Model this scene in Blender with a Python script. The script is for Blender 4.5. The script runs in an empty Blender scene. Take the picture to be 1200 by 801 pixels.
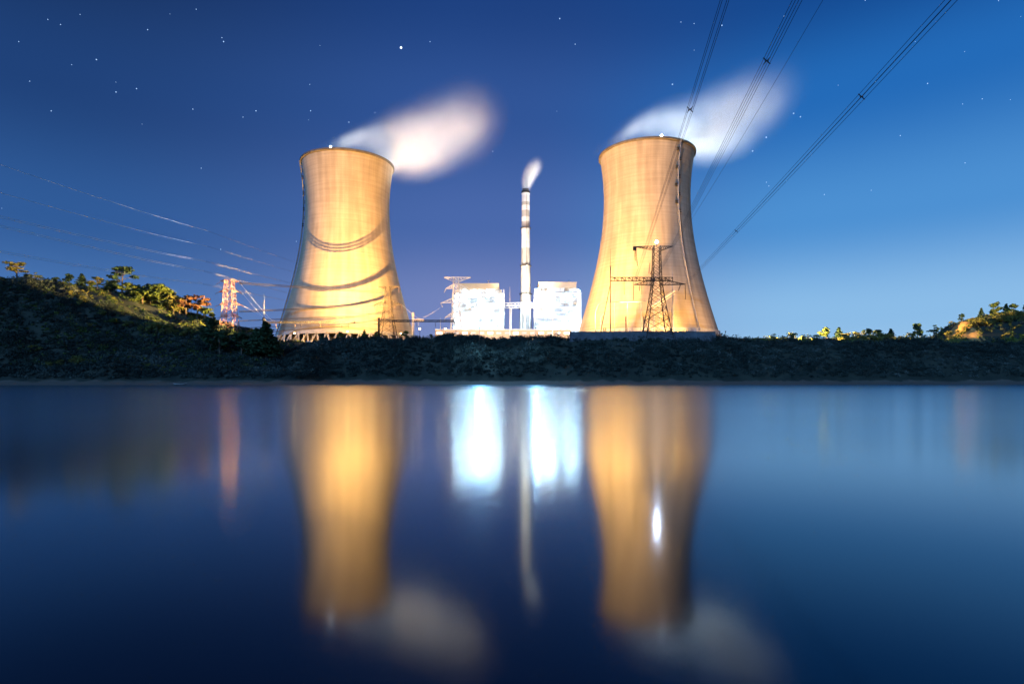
import bpy, math, random
import numpy as np
from mathutils import Vector, Matrix
R = math.radians
random.seed(7); rng = np.random.default_rng(7)
SC = bpy.context.scene
COL = SC.collection

# ------------------------------------------------------------------ camera
FPX, CAMZ, HOR = 680.0, 2.5, 445.0
cam = bpy.data.cameras.new('camera'); camo = bpy.data.objects.new('camera', cam); COL.objects.link(camo)
camo.location = (0, 0, CAMZ); camo.rotation_euler = (R(90), 0, 0)
cam.sensor_width = 36; cam.lens = FPX / 1200 * 36
cam.shift_y = (HOR - 400.5) / 1200
cam.clip_start = 0.1; cam.clip_end = 20000
SC.camera = camo

# ------------------------------------------------------------------ sky
w = bpy.data.worlds.new('World'); SC.world = w; w.use_nodes = True
nt = w.node_tree; nt.nodes.clear()
def N(t, k, **kw):
    n = t.nodes.new(k)
    for a, b in kw.items(): setattr(n, a, b)
    return n
def srgb(c):
    return tuple((v / 255 / 12.92 if v <= 10 else ((v / 255 + .055) / 1.055) ** 2.4) for v in c) + (1,)
tc = N(nt, 'ShaderNodeTexCoord'); sep = N(nt, 'ShaderNodeSeparateXYZ')
nt.links.new(tc.outputs['Generated'], sep.inputs[0])
def ramp(stops):
    r = N(nt, 'ShaderNodeValToRGB'); cr = r.color_ramp; cr.interpolation = 'EASE'
    while len(cr.elements) < len(stops): cr.elements.new(.5)
    for e, (p, c) in zip(cr.elements, stops): e.position = p; e.color = srgb(c)
    nt.links.new(sep.outputs['Z'], r.inputs[0]); return r
SKY_L = [(0, (92, 136, 192)), (.10, (70, 114, 176)), (.22, (44, 88, 150)), (.38, (27, 62, 118)), (.56, (14, 38, 80)), (1, (6, 18, 45))]
SKY_C = [(0, (136, 152, 200)), (.12, (114, 130, 186)), (.26, (72, 102, 168)), (.42, (46, 82, 149)), (.56, (26, 62, 126)), (1, (8, 28, 72))]
SKY_R = [(0, (158, 198, 232)), (.10, (136, 185, 229)), (.24, (74, 142, 208)), (.40, (30, 104, 182)), (.52, (12, 70, 142)), (1, (3, 20, 60))]
rl, rc, rr = ramp(SKY_L), ramp(SKY_C), ramp(SKY_R)
def mr(a, b):
    m = N(nt, 'ShaderNodeMapRange'); m.interpolation_type = 'SMOOTHSTEP'
    m.inputs['From Min'].default_value = a; m.inputs['From Max'].default_value = b
    nt.links.new(sep.outputs['X'], m.inputs['Value']); return m
def mix(a, b, f):
    m = N(nt, 'ShaderNodeMix', data_type='RGBA'); nt.links.new(f, m.inputs[0]); nt.links.new(a, m.inputs[6]); nt.links.new(b, m.inputs[7]); return m.outputs[2]
m1 = mix(rl.outputs[0], rc.outputs[0], mr(-.62, -.05).outputs[0])
m2 = mix(m1, rr.outputs[0], mr(.0, .45).outputs[0])
SUN_EL, SUN_AZ = 24, 215
sky = N(nt, 'ShaderNodeTexSky'); sky.sky_type = 'NISHITA'; sky.sun_disc = False
sky.sun_elevation = R(SUN_EL); sky.sun_rotation = R(SUN_AZ); sky.air_density = 1.2; sky.ozone_density = 4
bg1 = N(nt, 'ShaderNodeBackground'); nt.links.new(m2, bg1.inputs[0]); bg1.inputs[1].default_value = 1.0
bg2 = N(nt, 'ShaderNodeBackground'); nt.links.new(sky.outputs[0], bg2.inputs[0]); bg2.inputs[1].default_value = 0.003
ad = N(nt, 'ShaderNodeAddShader'); nt.links.new(bg1.outputs[0], ad.inputs[0]); nt.links.new(bg2.outputs[0], ad.inputs[1])
out = N(nt, 'ShaderNodeOutputWorld'); nt.links.new(ad.outputs[0], out.inputs[0])

# ------------------------------------------------------------------ added blue moon fill, exposure, render settings
moon_fill = bpy.data.lights.new('moon_fill', 'SUN'); moon_fill.energy = 2.0; moon_fill.angle = R(.5); moon_fill.color = (.17, .47, 1)  # unseen moon, added to lift the dark bank in blue
mo = bpy.data.objects.new('moon_fill', moon_fill); COL.objects.link(mo)
mo.rotation_euler = (R(90 - SUN_EL), 0, R(180 - SUN_AZ + 0))
SC.view_settings.view_transform = 'Standard'; SC.view_settings.look = 'None'
SC.view_settings.exposure = 0; SC.view_settings.gamma = 1
SC.render.engine = 'CYCLES'
SC.cycles.use_denoising = True
SC.cycles.max_bounces = 6; SC.cycles.diffuse_bounces = 2; SC.cycles.glossy_bounces = 3
SC.cycles.transparent_max_bounces = 8; SC.cycles.volume_bounces = 1
SC.cycles.sample_clamp_indirect = 0; SC.cycles.caustics_reflective = False; SC.cycles.caustics_refractive = False
SC.cycles.volume_step_rate = 1.0; SC.cycles.volume_max_steps = 256

# ------------------------------------------------------------------ helpers
def P(px, py, Y): return Vector(((px - 600) / FPX * Y, Y, CAMZ + (HOR - py) / FPX * Y))
def X(px, Y): return (px - 600) / FPX * Y
def Zp(py, Y): return CAMZ + (HOR - py) / FPX * Y

def material(name, col, rough=.7, metal=0, noise=0, nscale=1., col2=None, emit=None, estr=0, bump=0, spec=.3, coord='Object', stretch=None):
    m = bpy.data.materials.new(name); m.use_nodes = True; t = m.node_tree; b = t.nodes['Principled BSDF']
    b.inputs['Base Color'].default_value = (*col, 1); b.inputs['Roughness'].default_value = rough
    b.inputs['Metallic'].default_value = metal; b.inputs['Specular IOR Level'].default_value = spec
    if col2 or bump:
        tcn = N(t, 'ShaderNodeTexCoord'); mp = N(t, 'ShaderNodeMapping'); t.links.new(tcn.outputs[coord], mp.inputs[0])
        if stretch: mp.inputs['Scale'].default_value = stretch
        nz = N(t, 'ShaderNodeTexNoise'); nz.inputs['Scale'].default_value = nscale; nz.inputs['Detail'].default_value = 5
        t.links.new(mp.outputs[0], nz.inputs['Vector'])
        if col2:
            r = N(t, 'ShaderNodeValToRGB'); r.color_ramp.elements[0].position = .35; r.color_ramp.elements[1].position = .65
            r.color_ramp.elements[0].color = (*col, 1); r.color_ramp.elements[1].color = (*col2, 1)
            t.links.new(nz.outputs[0], r.inputs[0]); t.links.new(r.outputs[0], b.inputs['Base Color'])
        if bump:
            bp = N(t, 'ShaderNodeBump'); bp.inputs['Strength'].default_value = bump; bp.inputs['Distance'].default_value = .3
            t.links.new(nz.outputs[0], bp.inputs['Height']); t.links.new(bp.outputs[0], b.inputs['Normal'])
    if emit:
        b.inputs['Emission Color'].default_value = (*emit, 1); b.inputs['Emission Strength'].default_value = estr
    return m

class MB:
    def __init__(s): s.v = []; s.f = []
    def add(s, vs, fs):
        n = len(s.v); s.v += [tuple(p) for p in vs]; s.f += [tuple(i + n for i in q) for q in fs]; return s
    def box(s, x0, x1, y0, y1, z0, z1):
        return s.add([(x0,y0,z0),(x1,y0,z0),(x1,y1,z0),(x0,y1,z0),(x0,y0,z1),(x1,y0,z1),(x1,y1,z1),(x0,y1,z1)],
                     [(0,3,2,1),(4,5,6,7),(0,1,5,4),(1,2,6,5),(2,3,7,6),(3,0,4,7)])
    def bar(s, a, b, w, w2=None, n=4):
        a, b = Vector(a), Vector(b); d = b - a
        if d.length < 1e-5: return s
        d.normalize(); u = d.orthogonal().normalized() if abs(d.z) > .95 else d.cross(Vector((0,0,1))).normalized(); v = d.cross(u)
        w2 = w if w2 is None else w2
        vs = []
        for p, r in ((a, w / 2), (b, w2 / 2)):
            for k in range(n):
                t = 2 * math.pi * (k + .5) / n; q = 1.414 if n == 4 else 1
                vs.append(p + (u * math.cos(t) + v * math.sin(t)) * r * q)
        fs = [(k, (k + 1) % n, n + (k + 1) % n, n + k) for k in range(n)] + [tuple(range(n - 1, -1, -1)), tuple(range(n, 2 * n))]
        return s.add(vs, fs)
    def poly(s, pts, w, n=4):
        for a, b in zip(pts[:-1], pts[1:]): s.bar(a, b, w, n=n)
        return s
    def lathe(s, prof, n=32, c=(0, 0), cap=True):
        vs = []
        for (r, z) in prof:
            for k in range(n):
                t = 2 * math.pi * k / n; vs.append((c[0] + r * math.cos(t), c[1] + r * math.sin(t), z))
        fs = [(i*n+k, i*n+(k+1)%n, (i+1)*n+(k+1)%n, (i+1)*n+k) for i in range(len(prof)-1) for k in range(n)]
        if cap: fs += [tuple(range(n-1, -1, -1)), tuple((len(prof)-1)*n + k for k in range(n))]
        return s.add(vs, fs)
    def build(s, name, m, parent=None, smooth=False, loc=None):
        me = bpy.data.meshes.new(name); me.from_pydata(s.v, [], s.f); me.update()
        if smooth: me.polygons.foreach_set('use_smooth', [True] * len(me.polygons))
        if m: me.materials.append(m)
        o = bpy.data.objects.new(name, me); COL.objects.link(o)
        if loc: o.location = loc
        if parent: o.parent = parent
        return o

def tag(o, label=None, cat=None, group=None, kind=None):
    if label: o['label'] = label
    if cat: o['category'] = cat
    if group: o['group'] = group
    if kind: o['kind'] = kind
    return o
def empty(name, loc, label, cat, group=None, rz=0):
    o = bpy.data.objects.new(name, None); COL.objects.link(o); o.location = loc; o.rotation_euler = (0, 0, rz)
    return tag(o, label, cat, group)
def copy_tree(o, parent=None):
    c = o.copy(); COL.objects.link(c)
    if parent: c.parent = parent
    for ch in list(o.children): copy_tree(ch, c)
    return c
def lamp(kind, loc, power, color, size=.5, target=None, cone=None, blend=.3, name='lamp_light', parent=None):
    l = bpy.data.lights.new(name, kind); l.energy = power; l.color = color
    l.shadow_soft_size = size
    if kind == 'SPOT': l.spot_size = R(cone); l.spot_blend = blend
    o = bpy.data.objects.new(name, l); COL.objects.link(o)
    o.location = loc
    if target is not None: o.rotation_euler = (Vector(target) - Vector(loc)).to_track_quat('-Z', 'Y').to_euler()
    if parent:
        o.parent = parent; bpy.context.view_layer.update(); o.matrix_parent_inverse = parent.matrix_world.inverted()
    return o

# ------------------------------------------------------------------ materials
M = {}
def foliage(name, c1, c2, sc=.35):
    m = material(name, c1, rough=.75, col2=c2, nscale=sc, spec=.15)
    return m
M['scrub'] = foliage('scrub', (.022, .034, .030), (.055, .075, .062), .12)
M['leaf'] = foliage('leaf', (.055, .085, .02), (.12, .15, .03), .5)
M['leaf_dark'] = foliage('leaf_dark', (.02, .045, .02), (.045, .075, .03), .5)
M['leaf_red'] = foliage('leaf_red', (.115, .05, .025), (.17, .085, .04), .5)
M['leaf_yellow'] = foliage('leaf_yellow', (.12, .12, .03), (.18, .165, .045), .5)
M['bark'] = material('bark', (.09, .07, .05), .9, col2=(.14, .11, .08), nscale=2)
M['steel'] = material('galvanised_steel', (.30, .30, .30), .5, .4, col2=(.38, .37, .36), nscale=.5)
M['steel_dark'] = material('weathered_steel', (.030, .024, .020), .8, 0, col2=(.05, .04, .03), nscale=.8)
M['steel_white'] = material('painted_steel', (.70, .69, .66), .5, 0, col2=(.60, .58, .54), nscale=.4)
M['redwhite'] = material('red_white_steel', (.26, .055, .035), .7, 0, col2=(.34, .31, .29), nscale=.45)
M['wire'] = material('aluminium_wire', (.80, .80, .84), .6, 0)
M['wire_mid'] = material('dimmed_wire', (.12, .12, .14), .7)  # darker copy of the wire, offsets the floodlight on the pylon span
M['wire_dark'] = material('dark_wire', (.035, .035, .045), .7)  # dark tone keeps the cables near the lamp from shining
M['ceramic'] = material('brown_insulator', (.08, .045, .03), .3)
M['ceramic_l'] = material('pale_insulator', (.5, .48, .46), .3)
M['mud'] = material('mud', (.10, .075, .06), .9, col2=(.20, .15, .12), nscale=.25, bump=.4)

# ------------------------------------------------------------------ terrain
def sstep(a, b, x): t = np.clip((x - a) / (b - a), 0, 1); return t * t * (3 - 2 * t)
_pn = [(rng.uniform(-1, 1, 2) / rng.uniform(8, 60), rng.uniform(0, 6.28), rng.uniform(.3, 1)) for _ in range(28)]
def wob(x, y):
    s = 0
    for d, p, a in _pn: s = s + a * np.sin(x * d[0] * 6.28 + y * d[1] * 6.28 + p)
    return s / 5
_hx = np.array([-900, -420, -345, -318, -298, -278, -257, -238.6, -220, -195, -178, -160, -110])
_hz = np.array([48, 62, 65, 64.5, 65.5, 63.2, 59.0, 52.5, 46, 39.5, 35, 28, 27.])
_rx = np.array([240, 284, 292, 296, 300, 308, 316, 325, 346, 380, 460, 700, 900])
_rz = np.array([27, 28, 30, 35, 41, 41.5, 43.5, 46.5, 46.5, 47, 50, 40, 30.])
_cx = X(np.array([-700, 250, 300, 330, 352, 380, 415, 470, 520, 600, 668, 840, 870, 930, 1200, 1700]), 362)
_cz = Zp(np.array([395, 396, 402, 407, 405, 400.5, 397, 396, 394.5, 397, 397, 397, 399.5, 401, 401.5, 401.5]), 362)
def shore(x):
    left = 292 + 5 * np.sin(x * .031) + 2.5 * np.sin(x * .13 + 1)
    right = 318 + 3 * np.sin(x * .024 + 2) + 1.5 * np.sin(x * .11)
    k = sstep(-122, -98, x)
    return left * (1 - k) + right * k
def ground(x, y):
    x = np.asarray(x, float); y = np.asarray(y, float)
    ys = shore(x)
    zc = np.interp(x, _cx, _cz)
    t = (y - ys)
    beach = np.clip(t, -60, 13) * .15
    up = np.clip((t - 12) / (362 - ys - 12), 0, 1)
    z = beach + np.clip(zc - 2, 0, 99) * up ** .9
    z = z + sstep(12, 30, t) * wob(x, y) * .9 + sstep(14, 28, t) * (1 - sstep(28, 46, t)) * 2.2 * np.sin(x * .075 + 1.5 * np.sin(x * .031))
    z = z + 1.1 * np.exp(-((y - 360) / 14) ** 2) * (np.sin(x * .11 + 2 * np.sin(x * .043)) * .6 + .5 * np.sin(x * .29 + 1))
    # plateau behind the crest
    pl = np.where(x < -60, 27.5, 29.) + 0 * y
    k = sstep(364, 385, y); z = z * (1 - k) + pl * k
    # left hill
    hz = np.interp(x, _hx, _hz)
    yy = y - np.clip(502.8 + .45 * x - 392, -50, 40)          # the ridge runs back from left to right, so its flank faces the plant
    prof = sstep(328, 364, yy) * .5 + sstep(350, 392, yy) * .5
    prof = prof * (1 - sstep(404, 520, yy))
    ter = 1.1 * np.sin((y * .50 + x * .20)) * sstep(-330, -240, x) * (1 - sstep(-200, -170, x))
    kk = (1 - sstep(-175, -150, x))
    hill = z + np.maximum(hz - z, 0) * prof + (ter + wob(x * 1.7, y * 1.7) * .8) * prof
    z = z * (1 - kk) + hill * kk
    # right hill with an eroded cliff
    rz = np.interp(x, _rx, _rz)
    prof = sstep(368, 388, y) * (1 - sstep(396, 425, y))
    z = np.where(x > 240, z + np.maximum(rz - z, 0) * prof + wob(x * 2, y * 2) * .7 * prof, z)
    return z
def grid_mesh(name, xs, ys, mat_idx, mats):
    XX, YY = np.meshgrid(xs, ys); ZZ = ground(XX, YY)
    nx, ny = len(xs), len(ys)
    v = np.stack([XX, YY, ZZ], -1).reshape(-1, 3)
    i = np.arange(nx * ny).reshape(ny, nx)
    f = np.stack([i[:-1, :-1], i[:-1, 1:], i[1:, 1:], i[1:, :-1]], -1).reshape(-1, 4)
    me = bpy.data.meshes.new(name); me.from_pydata(v.tolist(), [], f.tolist())
    for m in mats: me.materials.append(m)
    me.polygons.foreach_set('use_smooth', [True] * len(me.polygons))
    fx, fy = v[f].mean(1)[:, 0], v[f].mean(1)[:, 1]
    me.polygons.foreach_set('material_index', mat_idx(fx, fy).astype(np.int32))
    o = bpy.data.objects.new(name, me); COL.objects.link(o); return o
M['soil'] = material('grass_soil', (.024, .030, .022), .95, col2=(.05, .055, .038), nscale=.09, bump=.5)
t = M['soil'].node_tree; b = t.nodes['Principled BSDF']; rmp_ = b.inputs['Base Color'].links[0].from_node
g_ = N(t, 'ShaderNodeTexCoord'); s_ = N(t, 'ShaderNodeSeparateXYZ'); t.links.new(g_.outputs['Object'], s_.inputs[0])
n_ = N(t, 'ShaderNodeTexNoise'); n_.inputs['Scale'].default_value = .12; n_.inputs['Detail'].default_value = 6; t.links.new(g_.outputs['Object'], n_.inputs['Vector'])
a_ = N(t, 'ShaderNodeMath', operation='MULTIPLY_ADD'); t.links.new(n_.outputs[0], a_.inputs[0]); a_.inputs[1].default_value = 5; t.links.new(s_.outputs['Z'], a_.inputs[2])
h_ = N(t, 'ShaderNodeMapRange'); h_.inputs['From Min'].default_value = 4.1; h_.inputs['From Max'].default_value = 5.0; t.links.new(a_.outputs[0], h_.inputs['Value'])
x_ = N(t, 'ShaderNodeMix', data_type='RGBA'); t.links.new(h_.outputs[0], x_.inputs[0]); x_.inputs[6].default_value = (.14, .11, .085, 1); t.links.new(rmp_.outputs[0], x_.inputs[7]); t.links.new(x_.outputs[2], b.inputs['Base Color'])
M['cliff'] = material('orange_earth', (.38, .19, .06), .95, col2=(.52, .30, .10), nscale=.3, bump=.9)
M['concrete_yard'] = material('concrete_yard', (.30, .29, .27), .9, col2=(.22, .21, .2), nscale=.1)
xs = np.concatenate([np.linspace(-3500, -640, 16), np.arange(-620, 640, 3.), np.linspace(650, 3500, 16)])
ysv = np.concatenate([np.arange(250, 470, 2.), np.arange(472, 640, 8), np.linspace(660, 6000, 20)])
def midx(x, y):
    r = np.zeros_like(x)
    r[(x > 290) & (x < 304) & (y > 366) & (y < 393)] = 2
    r[(y > 385) & (x > -60) & (x < 190) & (y < 700)] = 3
    return r
land = grid_mesh('ground', xs, ysv, midx, [M['soil'], M['mud'], M['cliff'], M['concrete_yard']])
tag(land, kind='structure')

# ------------------------------------------------------------------ water
wm = bpy.data.materials.new('lake_water'); wm.use_nodes = True; t = wm.node_tree; b = t.nodes['Principled BSDF']
t.nodes.remove(b); tcn = N(t, 'ShaderNodeTexCoord'); ou = t.nodes['Material Output']
# calm near the viewpoint's shore, ruffled farther out on the lake
sy = N(t, 'ShaderNodeSeparateXYZ'); t.links.new(tcn.outputs['Object'], sy.inputs[0])
rm = N(t, 'ShaderNodeMapRange'); rm.inputs['From Min'].default_value = 4; rm.inputs['From Max'].default_value = 30
rm.inputs['To Min'].default_value = .10; rm.inputs['To Max'].default_value = .185; rm.interpolation_type = 'SMOOTHSTEP'
t.links.new(sy.outputs['Y'], rm.inputs['Value'])
gl = N(t, 'ShaderNodeBsdfGlossy'); gl.distribution = 'MULTI_GGX'; gl.inputs['Color'].default_value = (.80, .92, 1, 1); t.links.new(rm.outputs[0], gl.inputs['Roughness'])
df = N(t, 'ShaderNodeBsdfDiffuse'); df.inputs['Color'].default_value = (.0005, .003, .008, 1)
fr = N(t, 'ShaderNodeFresnel'); fr.inputs['IOR'].default_value = 1.32
gn = N(t, 'ShaderNodeMath', operation='MULTIPLY', use_clamp=True); t.links.new(fr.outputs[0], gn.inputs[0]); gn.inputs[1].default_value = 1.35
mx = N(t, 'ShaderNodeMixShader'); t.links.new(gn.outputs[0], mx.inputs[0]); t.links.new(df.outputs[0], mx.inputs[1]); t.links.new(gl.outputs[0], mx.inputs[2])
t.links.new(mx.outputs[0], ou.inputs['Surface'])
wa = MB().add([(-4000, -1500, 0), (4000, -1500, 0), (4000, 330, 0), (-4000, 330, 0)], [(0, 1, 2, 3)]).build('water', wm)
tag(wa, kind='structure')

# ------------------------------------------------------------------ scattered leaf clumps
def leaf_cloud(centers, radii, per, size, flat=.8):
    """quads scattered in blobs: centers (n,3), radii (n,3)"""
    n = len(centers); tot = n * per
    c = np.repeat(centers, per, 0); r = np.repeat(radii, per, 0)
    d = rng.normal(size=(tot, 3)); d /= np.linalg.norm(d, axis=1)[:, None]
    rad = rng.random(tot) ** .45
    p = c + d * r * rad[:, None]
    nrm = d * .7 + rng.normal(size=(tot, 3)) * .6; nrm /= np.linalg.norm(nrm, axis=1)[:, None]
    a = np.cross(nrm, rng.normal(size=(tot, 3))); a /= np.linalg.norm(a, axis=1)[:, None] + 1e-9
    bb = np.cross(nrm, a)
    s = size * rng.uniform(.5, 1.3, tot)[:, None]
    a = a * s; bb = bb * s * flat
    v = np.stack([p - a - bb * .6, p + a - bb * .3, p + a * .4 + bb, p - a * .7 + bb * .7], 1).reshape(-1, 3)
    return v
def quad_mesh(name, v, mats, idx=None, parent=None):
    me = bpy.data.meshes.new(name); n = len(v) // 4
    me.vertices.add(len(v)); me.vertices.foreach_set('co', v.astype(np.float32).ravel())
    me.loops.add(len(v)); me.loops.foreach_set('vertex_index', np.arange(len(v), dtype=np.int32))
    me.polygons.add(n); me.polygons.foreach_set('loop_start', np.arange(0, len(v), 4, dtype=np.int32))
    for m in mats: me.materials.append(m)
    if idx is not None: me.polygons.foreach_set('material_index', idx.astype(np.int32))
    me.update(calc_edges=True)
    o = bpy.data.objects.new(name, me); COL.objects.link(o)
    if parent: o.parent = parent
    return o

# scrub that covers the bank and hills: nobody could count it
def scrub(name, n, xr, yr, rr_, keep, mats, per=34, size=.55, label=''):
    x = rng.uniform(*xr, n); y = rng.uniform(*yr, n)
    k = keep(x, y); x, y = x[k], y[k]
    z = ground(x, y); r = rng.uniform(*rr_, len(x))
    # uneven growth
    g = np.clip(.85 + .55 * wob(x * 1.3 + 50, y * 2.2), .35, 1.7) ; r = r * g
    c = np.stack([x, y, z + r * .35], -1); rad = np.stack([r * 1.15, r * 1.15, r * .8], -1)
    v = leaf_cloud(c, rad, per, size)
    lowf = wob(x * .55 + 20, y * 1.6 + 9) + rng.normal(size=len(x)) * .55
    q_ = np.clip(((lowf + 1.6) / 3.2 * len(mats)).astype(int), 0, len(mats) - 1)
    idx = np.repeat(q_, per)
    o = quad_mesh(name, v, mats, idx); tag(o, label, 'undergrowth', kind='stuff'); return o
def on_bank(x, y): return (y - shore(x) > 14) & (np.abs(x) < y * .93) & (y < 366)
def bank_keep(x, y):
    return on_bank(x, y) & (rng.random(len(x)) < np.where((y - shore(x)) < 20, .8, 1))
M['scrub2'] = foliage('scrub_pale', (.055, .075, .065), (.12, .14, .12), .2)
M['scrub3'] = foliage('scrub_dark', (.012, .022, .019), (.03, .042, .034), .2)
scrub('bank_scrub', 14000, (-345, 345), (300, 366), (.8, 3.4), bank_keep, [M['scrub3'], M['scrub3'], M['scrub'], M['scrub'], M['scrub2']], 66, .34, 'dense dark scrub covering the lake bank')
def lh_keep(x, y): return (x > -y * .93) & (x < -140) & (y < 425) & (y > 318) & (rng.random(len(x)) < .35 + .6 * (np.sin(y * .50 + x * .20) > .1))
scrub('hill_scrub', 8000, (-370, -140), (318, 422), (.5, 1.9), lh_keep, [M['scrub'], M['leaf_dark'], M['leaf'], M['leaf_yellow']], 40, .38, 'low scrub and grass on the left hill')
def rh_keep(x, y): return (x > 150) & (x < y * .95) & ~((x > 293) & (x < 301) & (y < 392) & (y > 370)) & (rng.random(len(x)) < np.where((x > 312) | ((x > 215) & (y < 385)), 1, .35))
scrub('crest_scrub', 4200, (150, 430), (364, 425), (.8, 2.2), rh_keep, [M['leaf'], M['leaf_yellow'], M['scrub']], 34, .5, 'scrub along the bank crest and right hill')

def row_keep(x, y): return (rng.random(len(x)) < sstep(150, 215, x) * np.where(wob(x * 2, y) > -.3, 1, .25))
scrub('crest_hedge', 1000, (150, 292), (366, 374), (.7, 2.2), row_keep, [M['leaf'], M['leaf_yellow'], M['leaf_yellow']], 60, .42, 'ragged golden scrub along the brink of the right bank')

# ------------------------------------------------------------------ trees
def tree_proto(kind, seed):
    """unit tree, height 10 m, crown and trunk as parts"""
    global rng
    keep = rng; rng = np.random.default_rng(seed); rn = random.Random(seed)
    tr = MB(); cen = []; rad = []; mat = M['leaf']; sz = .40; per = 64
    if kind == 'pine':          # flat layered crown on visible limbs
        lean = rn.uniform(-.6, .6); top = (lean, 0, 8.6)
        tr.bar((0, 0, -1.5), (lean * .4, 0, 4.5), .5, .36, 6); tr.bar((lean * .4, 0, 4.5), top, .36, .12, 6)
        for k in range(13):
            zz = rn.uniform(4.2, 9.3); a = rn.uniform(0, 6.28); L = rn.uniform(1., 3.6) * (1.15 - (zz - 4) / 8)
            q = (lean * zz / 9 + math.cos(a) * L, math.sin(a) * L, zz + .4)
            tr.bar((lean * zz / 9, 0, zz - .9), q, .16, .06, 4)
            cen.append(q); rad.append((rn.uniform(.9, 1.7), rn.uniform(.9, 1.7), rn.uniform(.35, .75)))
    elif kind == 'broad':
        tr.bar((0, 0, -1.5), (.2, 0, 3.4), .6, .42, 6)
        for k in range(17):
            a = rn.uniform(0, 6.28); L = rn.uniform(.3, 3.4); zz = rn.uniform(3, 9) ; L *= 1.1 - abs(zz - 5.6) / 5
            q = (math.cos(a) * L, math.sin(a) * L, zz)
            if k % 2: tr.bar((.2, 0, 3.2), q, .2, .06, 4)
            cen.append(q); rad.append((rn.uniform(.9, 1.6),) * 2 + (rn.uniform(.7, 1.2),))
    elif kind == 'conifer':
        tr.bar((0, 0, -1.5), (0, 0, 9.6), .45, .08, 6)
        for k in range(20):
            zz = 1.8 + 7.8 * k / 19; L = (10.3 - zz) * .3; a = k * 2.4
            q = (math.cos(a) * L * .6, math.sin(a) * L * .6, zz)
            tr.bar((0, 0, zz + .2), q, .12, .05, 4)
            cen.append(q); rad.append((L * .62 + .2, L * .62 + .2, .5))
    else:                        # bushy, no clear stem
        for k in range(9):
            a = rn.uniform(0, 6.28); L = rn.uniform(0, 3.2); zz = rn.uniform(1.5, 7.5)
            q = (math.cos(a) * L, math.sin(a) * L, zz); tr.bar((0, 0, -.8), q, .22, .06, 4)
            cen.append(q); rad.append((rn.uniform(1.3, 2.2),) * 2 + (rn.uniform(1.2, 2.1),))
        per = 85
    v = leaf_cloud(np.array(cen), np.array(rad), per, sz)
    rng = keep
    tm = bpy.data.meshes.new('trunk'); tm.from_pydata(tr.v, [], tr.f); tm.materials.append(M['bark'])
    return tm, v
PROTO = {}
def tree(kind, px, Y, hpx, mat, label, cat='tree', name='tree', wide=1., group='trees on the skyline', lift=0):
    key = (kind, random.randrange(3), mat)
    if key not in PROTO:
        tm, v = tree_proto(kind, hash((kind, key[1])) % 1000 if False else len(PROTO) * 7 + 3)
        o = quad_mesh('crown', v, [M[mat]]); me = o.data; bpy.data.objects.remove(o); PROTO[key] = (tm, me)
    tm, cm = PROTO[key]
    x = X(px, Y); z = float(ground(x, Y)); h = hpx / FPX * Y; s = h / 9.6
    e = empty(name, (x, Y, z - .1 + lift), label, cat, group, random.uniform(0, 6.28)); e.scale = (s * wide, s * wide, s)
    for nm, me in (('trunk' if name != 'shrub' else 'stem', tm), ('crown' if name != 'shrub' else 'foliage', cm)):
        c = bpy.data.objects.new(nm, me); COL.objects.link(c); c.parent = e
    return e
GL, GR = 'trees on the left hill', 'trees on the right skyline'
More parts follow.
